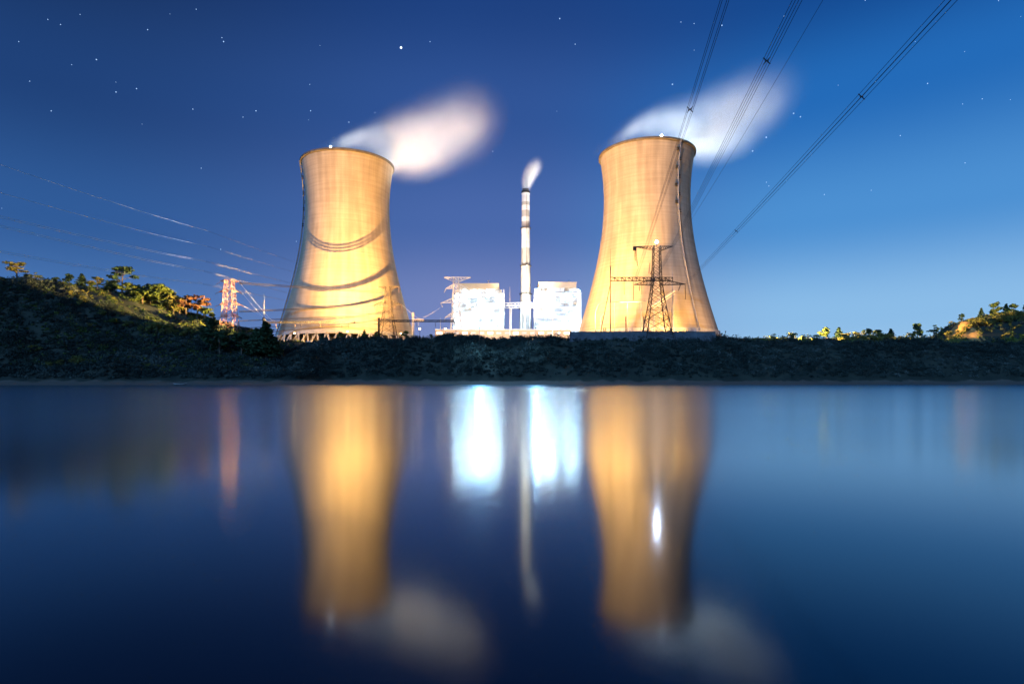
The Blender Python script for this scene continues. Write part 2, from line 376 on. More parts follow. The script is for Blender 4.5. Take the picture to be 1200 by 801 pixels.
LT = [ # kind px Y hpx mat wide label
 ('pine', 20, 392, 19, 'leaf_yellow', 1.5, 'flat-topped tree alone at the far left end of the hilltop'),
 ('pine', 41, 392, 9, 'leaf', 1.6, 'low spreading tree just right of the flat-topped hilltop tree'),
 ('broad', 81, 392, 12, 'leaf_dark', 1.1, 'small dark rounded tree first on the bare part of the hilltop'),
 ('conifer', 96, 391, 13, 'leaf_dark', 1.5, 'small dark pointed tree in the middle of the bare hilltop'),
 ('pine', 114, 390, 15, 'leaf_yellow', 1.1, 'thin pale-crowned tree just left of the tallest hilltop tree'),
 ('broad', 127, 388, 12, 'leaf', 1.1, 'small green tree tucked against the tallest hilltop tree'),
 ('pine', 143, 384, 30, 'leaf_dark', 1.0, 'tallest dark pine on the crest of the left hill'),
 ('broad', 158, 380, 19, 'leaf', 1.0, 'dark green tree on the slope right of the tallest pine'),
 ('broad', 176, 376, 22, 'leaf_dark', 1.2, 'wide dark tree with a floodlit right side halfway down the crest'),
 ('broad', 189, 372, 27, 'leaf', 1.1, 'big round yellow-green tree in the middle of the slope'),
 ('broad', 204, 368, 24, 'leaf_yellow', 1.0, 'bright yellow-green tree left of the two reddish trees'),
 ('pine', 218, 364, 24, 'leaf_red', 1.1, 'left one of the two reddish-brown trees on the slope'),
 ('pine', 231, 362, 27, 'leaf_red', 1.2, 'right one of the two reddish-brown trees on the slope'),
 ('broad', 247, 345, 30, 'leaf_dark', .9, 'round dark tree between the reddish trees and the red and white pylon'),
 ('broad', 258, 338, 24, 'leaf_dark', 1.0, 'low dark tree at the foot of the red and white pylon'),
 ('broad', 283, 338, 22, 'leaf_dark', 1.2, 'low dark tree right behind the red and white pylon foot'),
 ('conifer', 301, 338, 27, 'leaf_dark', 1.2, 'shorter dark conifer left of the lightning mast'),
 ('conifer', 312, 338, 34, 'leaf_dark', 1.3, 'tall dark conifer below the left end of the substation gantry'),
 ('broad', 151, 384, 17, 'leaf', 1.3, 'rounded tree filling the gap right behind the tallest pine'),
 ('broad', 134, 386, 15, 'leaf_dark', 1.3, 'dark round tree just left of the tallest pine trunk'),
 ('broad', 167, 374, 20, 'leaf', 1.3, 'yellow-green tree between the dark slope tree and the wide dark tree'),
 ('broad', 183, 378, 25, 'leaf_dark', 1.3, 'dark tree behind the wide floodlit tree halfway down the crest'),
 ('broad', 196, 376, 25, 'leaf', 1.3, 'green tree just behind the big round yellow-green tree'),
 ('broad', 211, 370, 20, 'leaf_yellow', 1.3, 'yellow tree wedged against the left reddish tree'),
 ('broad', 239, 364, 18, 'leaf', 1.3, 'green tree just right of the reddish trees'),
 ('broad', 105, 391, 8, 'leaf', 1.6, 'low green tree between the pointed tree and the pale-crowned one'),
 ('broad', 66, 392, 6, 'leaf_dark', 1.8, 'very low dark bush-like tree on the bare hilltop'),
 ('broad', 32, 392, 7, 'leaf_dark', 1.8, 'low dark tree under the flat-topped hilltop tree'),
 ('conifer', 322, 338, 20, 'leaf_dark', 1.3, 'small dark conifer in front of the left cooling tower foot')]
ridge = lambda px: 502.8 / (1 - .45 * (px - 600) / 680)
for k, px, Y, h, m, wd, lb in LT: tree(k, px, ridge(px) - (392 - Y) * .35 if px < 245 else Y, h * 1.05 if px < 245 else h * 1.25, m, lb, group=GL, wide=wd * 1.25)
LS = [ # lit bushes on the left hill
 ('bush', 96, 372, 11, 'leaf_yellow', 1., 'tall golden bush on the open slope below the hilltop'),
 ('bush', 83, 378, 6, 'leaf_yellow', 1.2, 'small golden bush near the top left of the lit slope'),
 ('bush', 43, 352, 8, 'leaf_yellow', 1.3, 'lone golden bush on the dark face of the hill'),
 ('bush', 105, 360, 5, 'leaf_yellow', 1.4, 'small golden bush below the tall golden bush'),
 ('bush', 120, 366, 7, 'leaf_yellow', 1.3, 'golden bush on the terrace under the tallest pine'),
 ('bush', 135, 362, 6, 'leaf', 1.5, 'wide low bush on the terrace right of the golden bush'),
 ('bush', 150, 360, 7, 'leaf_yellow', 1.3, 'golden bush in the middle of the terraces'),
 ('bush', 171, 356, 12, 'leaf_yellow', 1.1, 'tall golden bush below the wide dark tree'),
 ('bush', 184, 354, 13, 'leaf_yellow', 1.1, 'bright golden bush in front of the big yellow-green tree'),
 ('bush', 198, 352, 13, 'leaf_yellow', 1., 'golden bush just left of the reddish trees'),
 ('bush', 214, 350, 12, 'leaf_yellow', 1.1, 'golden bush under the left reddish tree'),
 ('bush', 226, 349, 10, 'leaf_yellow', 1.3, 'golden bush under the right reddish tree'),
 ('bush', 57, 338, 7, 'leaf_yellow', 1., 'first golden bush of the row along the foot of the lit slope'),
 ('bush', 72, 338, 8, 'leaf_yellow', 1.3, 'second golden bush of the row along the foot of the lit slope'),
 ('bush', 87, 338, 11, 'leaf_yellow', .9, 'tallest golden bush of the row along the foot of the slope'),
 ('bush', 98, 338, 6, 'leaf_yellow', 1.5, 'fourth golden bush of the row along the foot of the slope'),
 ('bush', 115, 338, 5, 'leaf', 1.7, 'low pale bush near the right end of the row on the slope foot'),
 ('bush', 132, 338, 5, 'leaf', 1.7, 'last low pale bush of the row along the foot of the slope')]
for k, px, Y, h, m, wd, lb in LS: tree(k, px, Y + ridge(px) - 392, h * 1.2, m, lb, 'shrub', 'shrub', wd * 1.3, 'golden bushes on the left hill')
CT = [('conifer', 427, 374, 12, 'leaf', 1.4, 'small tree with layered branches before the left cooling tower'),
 ('broad', 400, 374, 12, 'leaf', 1.2, 'round bush-like tree before the middle of the left cooling tower'),
 ('broad', 378, 372, 12, 'leaf_dark', 1.2, 'dark tree on the bank beside the substation post'),
 ('broad', 441, 374, 11, 'leaf', 1.3, 'yellow-green tree left of the thin dark pylon'),
 ('broad', 476, 374, 11, 'leaf', 1.3, 'yellow-green tree right of the thin dark pylon'),
 ('broad', 505, 374, 6, 'leaf_dark', 1.4, 'small dark tree left of the white pylon')]
for k, px, Y, h, m, wd, lb in CT: tree(k, px, Y, h, m, lb, group='small trees before the left cooling tower', wide=wd)
RS = [('bush', 622, 372, 6, 'leaf_yellow', 1.5, 'bright yellow bush below the chimney'),
 ('bush', 634, 372, 4, 'leaf_dark', 1.6, 'dark low bush right of the yellow bush below the chimney'),
 ('bush', 660, 371, 4, 'leaf_dark', 1.5, 'dark low bush below the right boiler house'),
 ('bush', 822, 372, 9, 'leaf_yellow', .9, 'yellow-lit bush at the foot of the right cooling tower'),
 ('bush', 830, 372, 7, 'leaf_yellow', .9, 'smaller yellow-lit bush beside the first at the right tower foot')]
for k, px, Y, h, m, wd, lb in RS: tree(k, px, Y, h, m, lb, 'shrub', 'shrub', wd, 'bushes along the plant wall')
RT = [('broad', 968, 385, 13, 'leaf', 1.2, 'tan round-crowned tree standing alone on the right skyline'),
 ('conifer', 983, 382, 12, 'leaf_dark', 1.6, 'small dark pointed tree right of the tan tree'),
 ('broad', 1003, 392, 9, 'leaf_dark', 1.3, 'small dark tree rising behind the first golden bushes'),
 ('broad', 1017, 392, 12, 'leaf_dark', 1.3, 'wide dark tree behind the golden bushes'),
 ('broad', 1029, 392, 11, 'leaf_dark', 1.3, 'dark tree second along behind the golden bushes'),
 ('conifer', 1044, 392, 12, 'leaf_dark', 1.6, 'dark tree at the right end of the golden bushes'),
 ('broad', 1075, 388, 16, 'leaf_dark', 1., 'round dark tree standing clear against the sky'),
 ('pine', 1094, 388, 14, 'leaf_dark', .9, 'thin leaning tree between the round dark tree and the cliff'),
 ('broad', 1127, 392, 9, 'leaf_dark', .9, 'small dark tree on the brink of the orange cliff'),
 ('conifer', 1150, 400, 10, 'leaf_dark', 1.2, 'small dark tree on the slope above the cliff'),
 ('broad', 1166, 400, 15, 'leaf', 1.1, 'first rounded tree on top of the right hill'),
 ('conifer', 1179, 402, 14, 'leaf_dark', 1.2, 'dark tree in the middle of the right hilltop'),
 ('broad', 1188, 400, 13, 'leaf', 1.2, 'rounded tree near the picture edge on the right hilltop'),
 ('broad', 1202, 402, 15, 'leaf_dark', 1.2, 'dark tree cut by the picture edge on the right hilltop')]
for k, px, Y, h, m, wd, lb in RT: tree(k, px, Y, h * 1.2, m, lb, group=GR, wide=wd)
RB = [(906, 5), (927, 7), (943, 7), (957, 5), (992, 8), (1002, 8), (1010, 9), (1022, 10), (1032, 9), (1041, 8), (1056, 5), (1070, 8), (1084, 5), (1103, 6), (1116, 7), (1128, 6), (1141, 8), (1153, 9), (1163, 8), (1176, 9), (1186, 9), (1197, 9)]
where = ['at the left end of the row past the right cooling tower', 'left of the tan tree, wide and pale', 'just left of the tan tree', 'at the foot of the tan tree', 'right of the small pointed tree',
 'second in the clump past the pointed tree', 'third in the clump, below the small dark tree', 'tallest in the clump below the wide dark tree', 'fifth in the clump of golden bushes', 'last in the clump before the gap',
 'low in the gap right of the golden clump', 'left of the round dark tree', 'right of the round dark tree', 'below the thin leaning tree', 'at the left foot of the orange cliff', 'directly under the orange cliff face',
 'at the right foot of the orange cliff', 'on the hill foot just past the cliff', 'low on the hill below the rounded tree', 'low on the hill below the dark middle tree', 'low on the hill one before the picture edge', 'low on the hill at the picture edge']
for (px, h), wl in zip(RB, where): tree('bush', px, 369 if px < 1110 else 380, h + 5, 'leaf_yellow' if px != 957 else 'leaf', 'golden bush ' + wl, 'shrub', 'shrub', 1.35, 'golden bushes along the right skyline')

# ------------------------------------------------------------------ cooling towers
def tower_r(z):
    bb = 82. if z < 142.8 else 75.
    return 32.7 * math.sqrt(1 + ((z - 142.8) / bb) ** 2)
ZB, ZT, ZG = 37., 176., 27.
def shell_material():
    m = bpy.data.materials.new('shell_concrete'); m.use_nodes = True; t = m.node_tree; b = t.nodes['Principled BSDF']
    b.inputs['Roughness'].default_value = .85; b.inputs['Specular IOR Level'].default_value = .2
    tcn = N(t, 'ShaderNodeTexCoord'); sp = N(t, 'ShaderNodeSeparateXYZ'); t.links.new(tcn.outputs['Object'], sp.inputs[0])
    at = N(t, 'ShaderNodeMath', operation='ARCTAN2'); t.links.new(sp.outputs['Y'], at.inputs[0]); t.links.new(sp.outputs['X'], at.inputs[1])
    def cyl(sa, sz, scale, det):
        a = N(t, 'ShaderNodeMath', operation='MULTIPLY'); t.links.new(at.outputs[0], a.inputs[0]); a.inputs[1].default_value = sa
        z = N(t, 'ShaderNodeMath', operation='MULTIPLY'); t.links.new(sp.outputs['Z'], z.inputs[0]); z.inputs[1].default_value = sz
        c = N(t, 'ShaderNodeCombineXYZ'); t.links.new(a.outputs[0], c.inputs[0]); t.links.new(z.outputs[0], c.inputs[1])
        n = N(t, 'ShaderNodeTexNoise'); n.inputs['Scale'].default_value = scale; n.inputs['Detail'].default_value = det
        t.links.new(c.outputs[0], n.inputs['Vector']); return n
    rings = cyl(.8, .75, 1., 3); streak = cyl(9, .018, 1., 4); patch = cyl(3, .05, 1., 4)
    fine = cyl(60, 1.6, 1., 2)
    def rmp(n, lo, hi, a, bq):
        r = N(t, 'ShaderNodeMapRange'); r.inputs['From Min'].default_value = lo; r.inputs['From Max'].default_value = hi
        r.inputs['To Min'].default_value = a; r.inputs['To Max'].default_value = bq; t.links.new(n.outputs[0], r.inputs['Value']); return r
    a = rmp(rings, .35, .65, .89, 1.04); s = rmp(streak, .38, .68, .80, 1.05); p_ = rmp(patch, .3, .7, .84, 1.06); fi = rmp(fine, .3, .7, .95, 1.04)
    def mul(u, v):
        q = N(t, 'ShaderNodeMath', operation='MULTIPLY'); t.links.new(u.outputs[0], q.inputs[0]); t.links.new(v.outputs[0], q.inputs[1]); return q
    k = mul(mul(mul(a, s), p_), fi)
    vm = N(t, 'ShaderNodeVectorMath', operation='SCALE'); vm.inputs[0].default_value = (.49, .405, .29); t.links.new(k.outputs[0], vm.inputs['Scale'])
    t.links.new(vm.outputs[0], b.inputs['Base Color'])
    bp = N(t, 'ShaderNodeBump'); bp.inputs['Strength'].default_value = .5; bp.inputs['Distance'].default_value = .25
    t.links.new(rings.outputs[0], bp.inputs['Height']); t.links.new(bp.outputs[0], b.inputs['Normal'])
    return m
M['shell'] = shell_material()
M['rim'] = material('rim_concrete', (.10, .085, .07), .9, col2=(.16, .14, .12), nscale=.3)
M['concrete'] = material('column_concrete', (.50, .48, .44), .85, col2=(.40, .38, .35), nscale=.4)
M['whitelamp'] = material('white_beacon', (1, 1, 1), .5, emit=(.80, .88, 1.), estr=60)
M['pylonlamp'] = material('blue_white_lamp', (1, 1, 1), .5, emit=(.72, .82, 1.), estr=90)
def cooling_tower(cx, cy, label, lad_az, beacon_az, grp='hyperbolic cooling towers'):
    e = empty('cooling_tower', (cx, cy, 0), label, 'cooling tower', grp)
    prof = [(tower_r(z), z) for z in np.linspace(ZB, ZT, 60)]
    inner = [(r - (.8 if z < 170 else .6), z) for r, z in prof[::-1]]
    MB().lathe(prof + inner, 128, cap=False).build('shell', M['shell'], e, smooth=True)
    rt = tower_r(ZT)
    MB().lathe([(rt + .05, ZT - 1.6), (rt + 1.0, ZT - 1.2), (rt + 1.0, ZT + .1), (rt - 1.4, ZT + .1), (rt - 1.4, ZT - .4), (rt - .8, ZT - 1.6)], 128, cap=False).build('rim', M['rim'], e, smooth=False)
    rb = tower_r(ZB)
    MB().lathe([(rb + .6, ZB - 1.0), (rb + .6, ZB + 1.6), (rb - .9, ZB + 1.6), (rb - .9, ZB - 1.0), (rb + .6, ZB - 1.0)], 96, cap=False).build('ring_beam', M['concrete'], e)
    MB().lathe([(rb + 7, ZG - .5), (rb + 7, ZG + 1.4), (rb + 6.4, ZG + 1.4), (rb + 6.4, ZG + .2)], 96, cap=True).build('basin', M['concrete'], e)
    n = 44; rg = rb + 4.5
    for k in range(n):
        a0 = 2 * math.pi * k / n; a1 = a0 + math.pi / n; a2 = a0 - math.pi / n
        top = (rb * math.cos(a0), rb * math.sin(a0), ZB)
        MB().bar((rg * math.cos(a1), rg * math.sin(a1), ZG), top, 1.0).bar((rg * math.cos(a2), rg * math.sin(a2), ZG), top, 1.0).build('leg', M['concrete'], e)
    # ladder rising up the shell, with rest platforms
    la = MB(); a = R(lad_az)
    ux, uy = math.cos(a), math.sin(a); tx, ty = -uy, ux
    zs = np.linspace(ZB, ZT, 46)
    for s in (-.55, .55):
        la.poly([((tower_r(z) + 1.0) * ux + s * tx, (tower_r(z) + 1.0) * uy + s * ty, z) for z in zs], .22)
    for z in zs[::1]:
        la.bar(((tower_r(z) - .2) * ux, (tower_r(z) - .2) * uy, z), ((tower_r(z) + 1.2) * ux, (tower_r(z) + 1.2) * uy, z), .2)
    la.poly([((tower_r(z) + 1.5) * ux, (tower_r(z) + 1.5) * uy, z) for z in zs], .5)
    lo = la.build('ladder', M['steel'], e)
    for k, z in enumerate(np.linspace(ZT - 8, ZT - 52, 8)):
        r = tower_r(z); s = 1.1 if k % 2 else -1.1
        for q in (0, 1.6): pb = MB(); pb.add([((r + d) * ux + (s + g) * tx, (r + d) * uy + (s + g) * ty, z + q + zz) for zz in (0, .18) for d, g in ((0, -1.1), (1.7, -1.1), (1.7, 1.1), (0, 1.1))],
            [(0,3,2,1),(4,5,6,7),(0,1,5,4),(1,2,6,5),(2,3,7,6),(3,0,4,7)]); pb.build('platform', M['steel_dark'], lo)
    a = R(beacon_az); bx, by = rt * math.cos(a), rt * math.sin(a)
    bo = MB().lathe([(.05, ZT + .2), (.5, ZT + .45), (.62, ZT + .9), (.5, ZT + 1.35), (.05, ZT + 1.6)], 12, (bx, by)).build('beacon', M['whitelamp'], e)
    MB().bar((bx, by, ZT - .3), (bx, by, ZT + .35), .3).build('bracket', M['steel_dark'], bo)
    return e
TL = cooling_tower(-132.7, 470, 'left concrete cooling tower crossed by curved cable shadows, behind the substation gantry', -163, -95)
TR = cooling_tower(104.3, 450, 'right concrete cooling tower with its right flank dark, behind the tall dark pylon', -62, -86)

# ------------------------------------------------------------------ chimney
CX, CY = X(616, 620), 620
ch = empty('chimney', (CX, CY, 0), 'slender banded chimney stack between the two floodlit boiler houses', 'chimney')
def cr(py): return np.interp(py, [222, 300, 345, 395], [4.15, 4.7, 5.6, 6.9])
M['ch_white'] = material('white_band_paint', (.72, .70, .66), .7, col2=(.62, .60, .56), nscale=.2)
M['ch_grey'] = material('grey_band_paint', (.36, .34, .32), .7, col2=(.40, .38, .35), nscale=.2)
M['ch_tan'] = material('tan_stack_concrete', (.42, .39, .34), .8, col2=(.35, .33, .29), nscale=.12)
M['ch_pale'] = material('pale_stack_concrete', (.50, .49, .46), .8, col2=(.42, .41, .39), nscale=.12)
bands = [(228, 237, 'ch_white'), (237, 241, 'ch_tan'), (241, 247, 'ch_white'), (247, 254.5, 'ch_grey'), (254.5, 260, 'ch_white'), (260, 267.5, 'ch_grey'), (267.5, 291, 'ch_white'), (291, 345, 'ch_tan'), (345, 402, 'ch_pale')]
for a, bq, m in bands:
    MB().lathe([(cr(bq), Zp(bq, 620)), (cr(a), Zp(a, 620))], 40, cap=False).build('shaft_band', M[m], ch, smooth=True)
fl = MB().lathe([(3.5, Zp(230, 620)), (3.5, Zp(221.5, 620)), (3.1, Zp(221.5, 620)), (3.1, Zp(230, 620))], 32, cap=False).build('flue', M['rim'], ch, smooth=True)
MB().lathe([(4.6, Zp(225.5, 620)), (4.6, Zp(224.4, 620)), (3.4, Zp(224.4, 620)), (3.4, Zp(225.5, 620))], 32, cap=False).build('cap_ring', M['steel_dark'], ch)
MB().lathe([(cr(228), Zp(228, 620)), (4.5, Zp(227.7, 620)), (4.5, Zp(226.8, 620)), (3.4, Zp(226.8, 620))], 32, cap=False).build('cap_ring', M['ch_white'], ch)
for py in (268, 312, 345, 362):
    r = cr(py) + 1.1; z = Zp(py, 620)
    pf = MB().lathe([(r - 1.2, z), (r, z), (r, z + .25), (r - 1.2, z + .25)], 32, cap=False).build('gallery', M['steel_dark'], ch)
    rl_ = MB().lathe([(r - .1, z + 1.1), (r, z + 1.1), (r, z + 1.25), (r - .1, z + 1.25)], 32, cap=False)
    for k in range(16): rl_.bar(((r - .05) * math.cos(k * .3927), (r - .05) * math.sin(k * .3927), z), ((r - .05) * math.cos(k * .3927), (r - .05) * math.sin(k * .3927), z + 1.2), .1)
    rl_.build('handrail', M['steel_dark'], pf)
ladm = MB()
for s in (-.3, .3): ladm.poly([(s + 1, -cr(py) - .4, Zp(py, 620)) for py in range(228, 392, 8)], .12)
for z in np.arange(35, 195, 2.): ladm.bar((.7, -np.interp(z, [38, 195], [7.2, 4.7]), z), (1.3, -np.interp(z, [38, 195], [7.2, 4.7]), z), .12)
ladm.build('ladder', M['steel_dark'], ch)
for py, dx in ((272, -1), (312, 1), (336, 0)):
    z = Zp(py, 620); yy = -cr(py) - .9
    bo = MB().lathe([(.05, z - .6), (.5, z - .4), (.6, z), (.5, z + .4), (.05, z + .6)], 12, (dx, yy)).build('beacon', M['whitelamp'] if py == 336 else M['ch_white'], ch)
    MB().bar((dx, yy, z), (dx, yy + 1.6, z), .2).build('bracket', M['steel_dark'], bo)

# ------------------------------------------------------------------ boiler houses
M['clad'] = material('pale_cladding', (.66, .68, .70), .6, col2=(.56, .58, .60), nscale=.15)
M['boilersteel'] = material('boiler_steel', (.55, .56, .58), .5, .1, col2=(.35, .36, .38), nscale=.25)
M['beige'] = material('beige_cladding', (.52, .38, .26), .7, col2=(.46, .34, .23), nscale=.1)
M['tube'] = material('cool_white_tube', (1, 1, 1), .4, emit=(.56, .83, 1.), estr=260)
M['tubewarm'] = material('warm_tube', (1, 1, 1), .4, emit=(1, .72, .42), estr=8)
def boiler_house(px0, px1, pytop, Y, depth, label, seed, lift_px):
    rn = random.Random(seed)
    x0, x1 = X(px0, Y), X(px1, Y); W = x1 - x0; zt = Zp(pytop, Y); z0 = 29.
    e = empty('boiler_house', ((x0 + x1) / 2, Y, z0), label, 'industrial building', 'boiler houses'); H = zt - z0; hw = W / 2
    nf, nc = 14, 12
    rh = H * .075
    rf = MB().box(-hw * .82, hw * .78, -.6, depth, H - rh, H).build('roof', M['beige'], e)
    MB().box(-hw * .82 - .4, hw * .78 + .4, -1., depth + .4, H + .003, H + .5).build('parapet', M['beige'], rf)
    for i in range(nc):
        x = -hw + W * i / (nc - 1); x = min(max(x, -hw + .5), hw - .5)
        top = H - rh if 0 < i < nc - 1 else H * (.92 if lift_px or i == 0 else .84)
        for y in (0, depth * .5, depth): MB().box(x - .3, x + .3, y - .3, y + .3, 0, top).build('column', M['boilersteel'], e)
    for k in range(1, nf):
        z = (H - rh) * k / nf; s = hw if k < nf - 2 else hw * .9
        fd = MB().box(-s, s, -.8, depth + .5, z, z + .28).build('floor_deck', M['boilersteel'], e)
        rlm = MB().bar((-s, -1.2, z + 1.4), (s, -1.2, z + 1.4), .14)
        for q in range(25): xx = -s + 2 * s * q / 24; rlm.bar((xx, -1.2, z + .3), (xx, -1.2, z + 1.4), .1)
        rlm.build('handrail', M['steel_white'], fd)
    # diagonal bracing
    br = MB()
    for k in range(nf - 1):
        i = rn.randrange(nc - 1); a = -hw + W * i / (nc - 1); c = a + W / (nc - 1)
        z = (H - rh) * k / nf; z2 = (H - rh) * (k + 1) / nf
        br.bar((a, -.6, z), (c, -.6, z2), .35).bar((c, -.6, z), (a, -.6, z2), .35)
    br.build('bracing', M['steel_white'], e)
    # furnace body, ducts and drums
    MB().box(-hw * .93, hw * .90, 3.2, depth * .8, .1, H - rh - .2).build('furnace', M['clad'], e)
    for k in range(26):
        xx = rn.uniform(-hw * .9, hw * .8); z = rn.uniform(3, H * .8); ww = rn.uniform(1.5, 6); hh = rn.uniform(1, 4)
        MB().box(xx, xx + ww, rn.uniform(.4, 1.2), 4 + rn.random() * 3, z, z + hh).build('duct', M[rn.choice(['boilersteel', 'clad', 'clad', 'beige'])], e)
    for k in range(14):
        xx = rn.uniform(-hw * .9, hw * .7); z = rn.uniform(2, H * .35)
        MB().bar((xx, -.2, z), (xx, -.2, z + rn.uniform(8, 34)), rn.uniform(.4, 1.3), n=10).build('pipe', M['clad'], e)
    # cladding panels on part of the front and the sides
    for k in range(nf):
        for i in range(nc - 1):
            if rn.random() < .16 or (k == 0 and rn.random() < .5):
                a = -hw + W * i / (nc - 1) + .5; z = (H - rh) * k / nf + .4
                MB().box(a, a + W / (nc - 1) - 1, .1, .3, z, z + (H - rh) / nf - .5).build('cladding_panel', M['clad'], e)
    MB().box(-hw - .3, -hw, 1, depth - 1, 0, H * .86).build('side_wall', M['clad'], e)
    MB().box(hw, hw + .3, 1, depth - 1, 0, H * .78).build('side_wall', M['clad'], e)
    # stair tower on the right corner
    st = MB().box(hw - 5, hw - .6, -3.2, -1.4, 0, H * .86)
    st.build('stair_tower', M['clad'], e)
    # luminaires: two or more tubes at each bay of every deck
    lum = 0
    for k in range(nf):
        for i in range(nc - 1):
            if rn.random() > .60 or lum > 99: continue
            lum += 1
            a = -hw + W * (i + .5) / (nc - 1) + rn.uniform(-.8, .8); z = (H - rh) * (k + 1) / nf - rn.uniform(.5, 3.2)
            L = rn.uniform(.5, 1.6); y = rn.uniform(.4, 1.6)
            MB().box(a - L, a + L, y, y + .3, z - rn.uniform(.16, .3), z).build('luminaire', M['tube'], e)
    return e
BL = boiler_house(531, 591, 332.5, 600, 30, 'left glaring white open-frame boiler house left of the chimney, behind the white pylon', 3, 1)
BR = boiler_house(626.5, 681.5, 331, 600, 30, 'right glaring white open-frame boiler house between the chimney and the right cooling tower', 8, 0)
for o, xx in ((BL, X(561, 600)), (BR, X(654, 600))):
    for dx in (-15, 15):
        lamp('SPOT', (xx + dx, 560, 36), 2.4e5, (.74, .90, 1), 1.5, (xx + dx * .6, 605, 62), 95, .6, 'floodlight_beam', o)

# low turbine hall in front of the boiler houses
th = empty('turbine_hall', (X(590, 470), 470, 29), 'long low beige turbine hall running below both boiler houses', 'industrial building')
xa, xb = X(510, 470) - X(590, 470), X(669, 470) - X(590, 470); zh = Zp(386.5, 470) - 29
MB().box(xa, xb, 0, 40, -3, zh).build('wall', M['beige'], th)
MB().box(xa - .5, xb + .5, -.6, 40.5, zh + .003, zh + .7).build('roof', M['clad'], th)
for k in range(16):
    x = xa + (xb - xa) * (k + .5) / 16
    MB().box(x - 2, x + 2, -.12, .0 - .003, zh - 3.4, zh - 1.6).build('window', M['tubewarm'] if k % 3 == 0 else M['boilersteel'], th)
lamp('SPOT', (X(560, 430), 432, 33), 1.0e5, (1, .75, .5), 1, (X(560, 470), 470, 36), 150, .5, 'hall_light', th)
lamp('SPOT', (X(640, 430), 432, 33), 1.0e5, (1, .75, .5), 1, (X(640, 470), 470, 36), 150, .5, 'hall_light', th)

# conveyor bridge linking the chimney and the boiler houses
cb = empty('pipe_bridge', (X(603, 610), 612, 0), 'steel pipe bridge linking the left boiler house and the chimney', 'bridge')
a0, a1 = X(592, 610) - X(603, 610), X(628, 610) - X(603, 610); zz0, zz1 = Zp(360.5, 610), Zp(354.5, 610)
m_ = MB()
for z in (zz0, zz1):
    for y in (-1.5, 1.5): m_.bar((a0, y, z), (a1, y, z), .5)
for k in range(9):
    xA, xB = a0 + (a1 - a0) * k / 9, a0 + (a1 - a0) * (k + 1) / 9
    m_.bar((xA, -1.5, zz0), (xB, -1.5, zz1), .3).bar((xB, -1.5, zz0), (xB, -1.5, zz1), .3)
m_.build('truss', M['steel_white'], cb); MB().bar((a0, 0, (zz0 + zz1) / 2), (a1, 0, (zz0 + zz1) / 2), 1.6, n=12).build('pipe', M['clad'], cb)
for px in (599, 611, 621): MB().box(X(px, 610) - X(603, 610) - .5, X(px, 610) - X(603, 610) + .5, -1, 1, 28, zz0).build('post', M['steel_white'], cb)

# flue gas absorber beside the chimney foot
ab = empty('absorber_vessel', (X(613, 590), 590, 29), 'squat grey absorber vessel and pipework at the chimney foot', 'vessel')
MB().lathe([(4.5, 0), (4.5, 14), (3, 17), (1.4, 18.5), (1.4, 24)], 24).build('vessel', M['boilersteel'], ab, smooth=False)
vr = MB()
for q in range(5): vr.box(-13, 7, -6, -5.4, 3 + q * 4, 3.3 + q * 4)
for q in range(6): vr.box(-13 + q * 3.9, -12.6 + q * 3.9, -6.2, -5.8, 0, 22)
vr.build('platform_frame', M['steel_white'], ab); MB().box(-12, -5, -5, 2, 4, 12).build('fan_housing', M['beige'], ab)

# retaining wall in front of the right tower
wl = empty('retaining_wall', (X(753, 360), 360, 24), 'long plain dark wall along the bank crest before the right cooling tower', 'wall')
wz = Zp(389, 360) - 24
M['wallmat'] = material('dark_wall', (.10, .10, .11), .9, col2=(.15, .15, .16), nscale=.25)
hw = (X(838, 360) - X(668, 360)) / 2
MB().box(-hw, hw, 0, .5, 0, wz).build('panel', M['wallmat'], wl); MB().box(-hw - .2, hw + .2, -.2, .7, wz + .003, wz + .35).build('coping', M['rim'], wl)
for k in range(18): x = -hw + 2 * hw * k / 17; MB().box(x - .3, x + .3, -.35, -.003, 0, wz - .1).build('pier', M['wallmat'], wl)

# ------------------------------------------------------------------ lattice pylons
def lattice(levels, w_leg, w_br):
    """levels: (z, half width)"""
    m = MB()
    for (z0, h0), (z1, h1) in zip(levels[:-1], levels[1:]):
        c0 = [(-h0, -h0, z0), (h0, -h0, z0), (h0, h0, z0), (-h0, h0, z0)]; c1 = [(-h1, -h1, z1), (h1, -h1, z1), (h1, h1, z1), (-h1, h1, z1)]
        for k in range(4):
            m.bar(c0[k], c1[k], w_leg); j = (k + 1) % 4
            m.bar(c0[k], c1[j], w_br); m.bar(c0[j], c1[k], w_br); m.bar(c1[k], c1[j], w_br)
    return m
def crossarm(x0, z0, zt, tipx, tipz, hy, w, nseg=4):
    m = MB(); s = 1 if tipx > x0 else -1
    for y in (-hy, hy):
        A, B, T = Vector((x0, y, z0)), Vector((x0, y, zt)), Vector((tipx, y * .15, tipz))
        m.bar(A, T, w); m.bar(B, T, w)
        for k in range(nseg):
            a, bq = k / nseg, (k + 1) / nseg
            m.bar(A.lerp(T, a), B.lerp(T, a), w * .6); m.bar(A.lerp(T, a), B.lerp(T, bq), w * .6)
    for k in range(nseg + 1):
        a = k / nseg; m.bar(Vector((x0, -hy, z0)).lerp(Vector((tipx, 0, tipz)), a), Vector((x0, hy, z0)).lerp(Vector((tipx, 0, tipz)), a), w * .5)
    return m
def insulator(a, bq, r=.28):
    a, bq = Vector(a), Vector(bq); m = MB().bar(a, bq, .1); L = (bq - a).length; n = max(3, int(L / .55)); d = (bq - a) / n
    for k in range(n): m.bar(a + d * (k + .2), a + d * (k + .55), r * 2, r * 1.1, n=8)
    return m
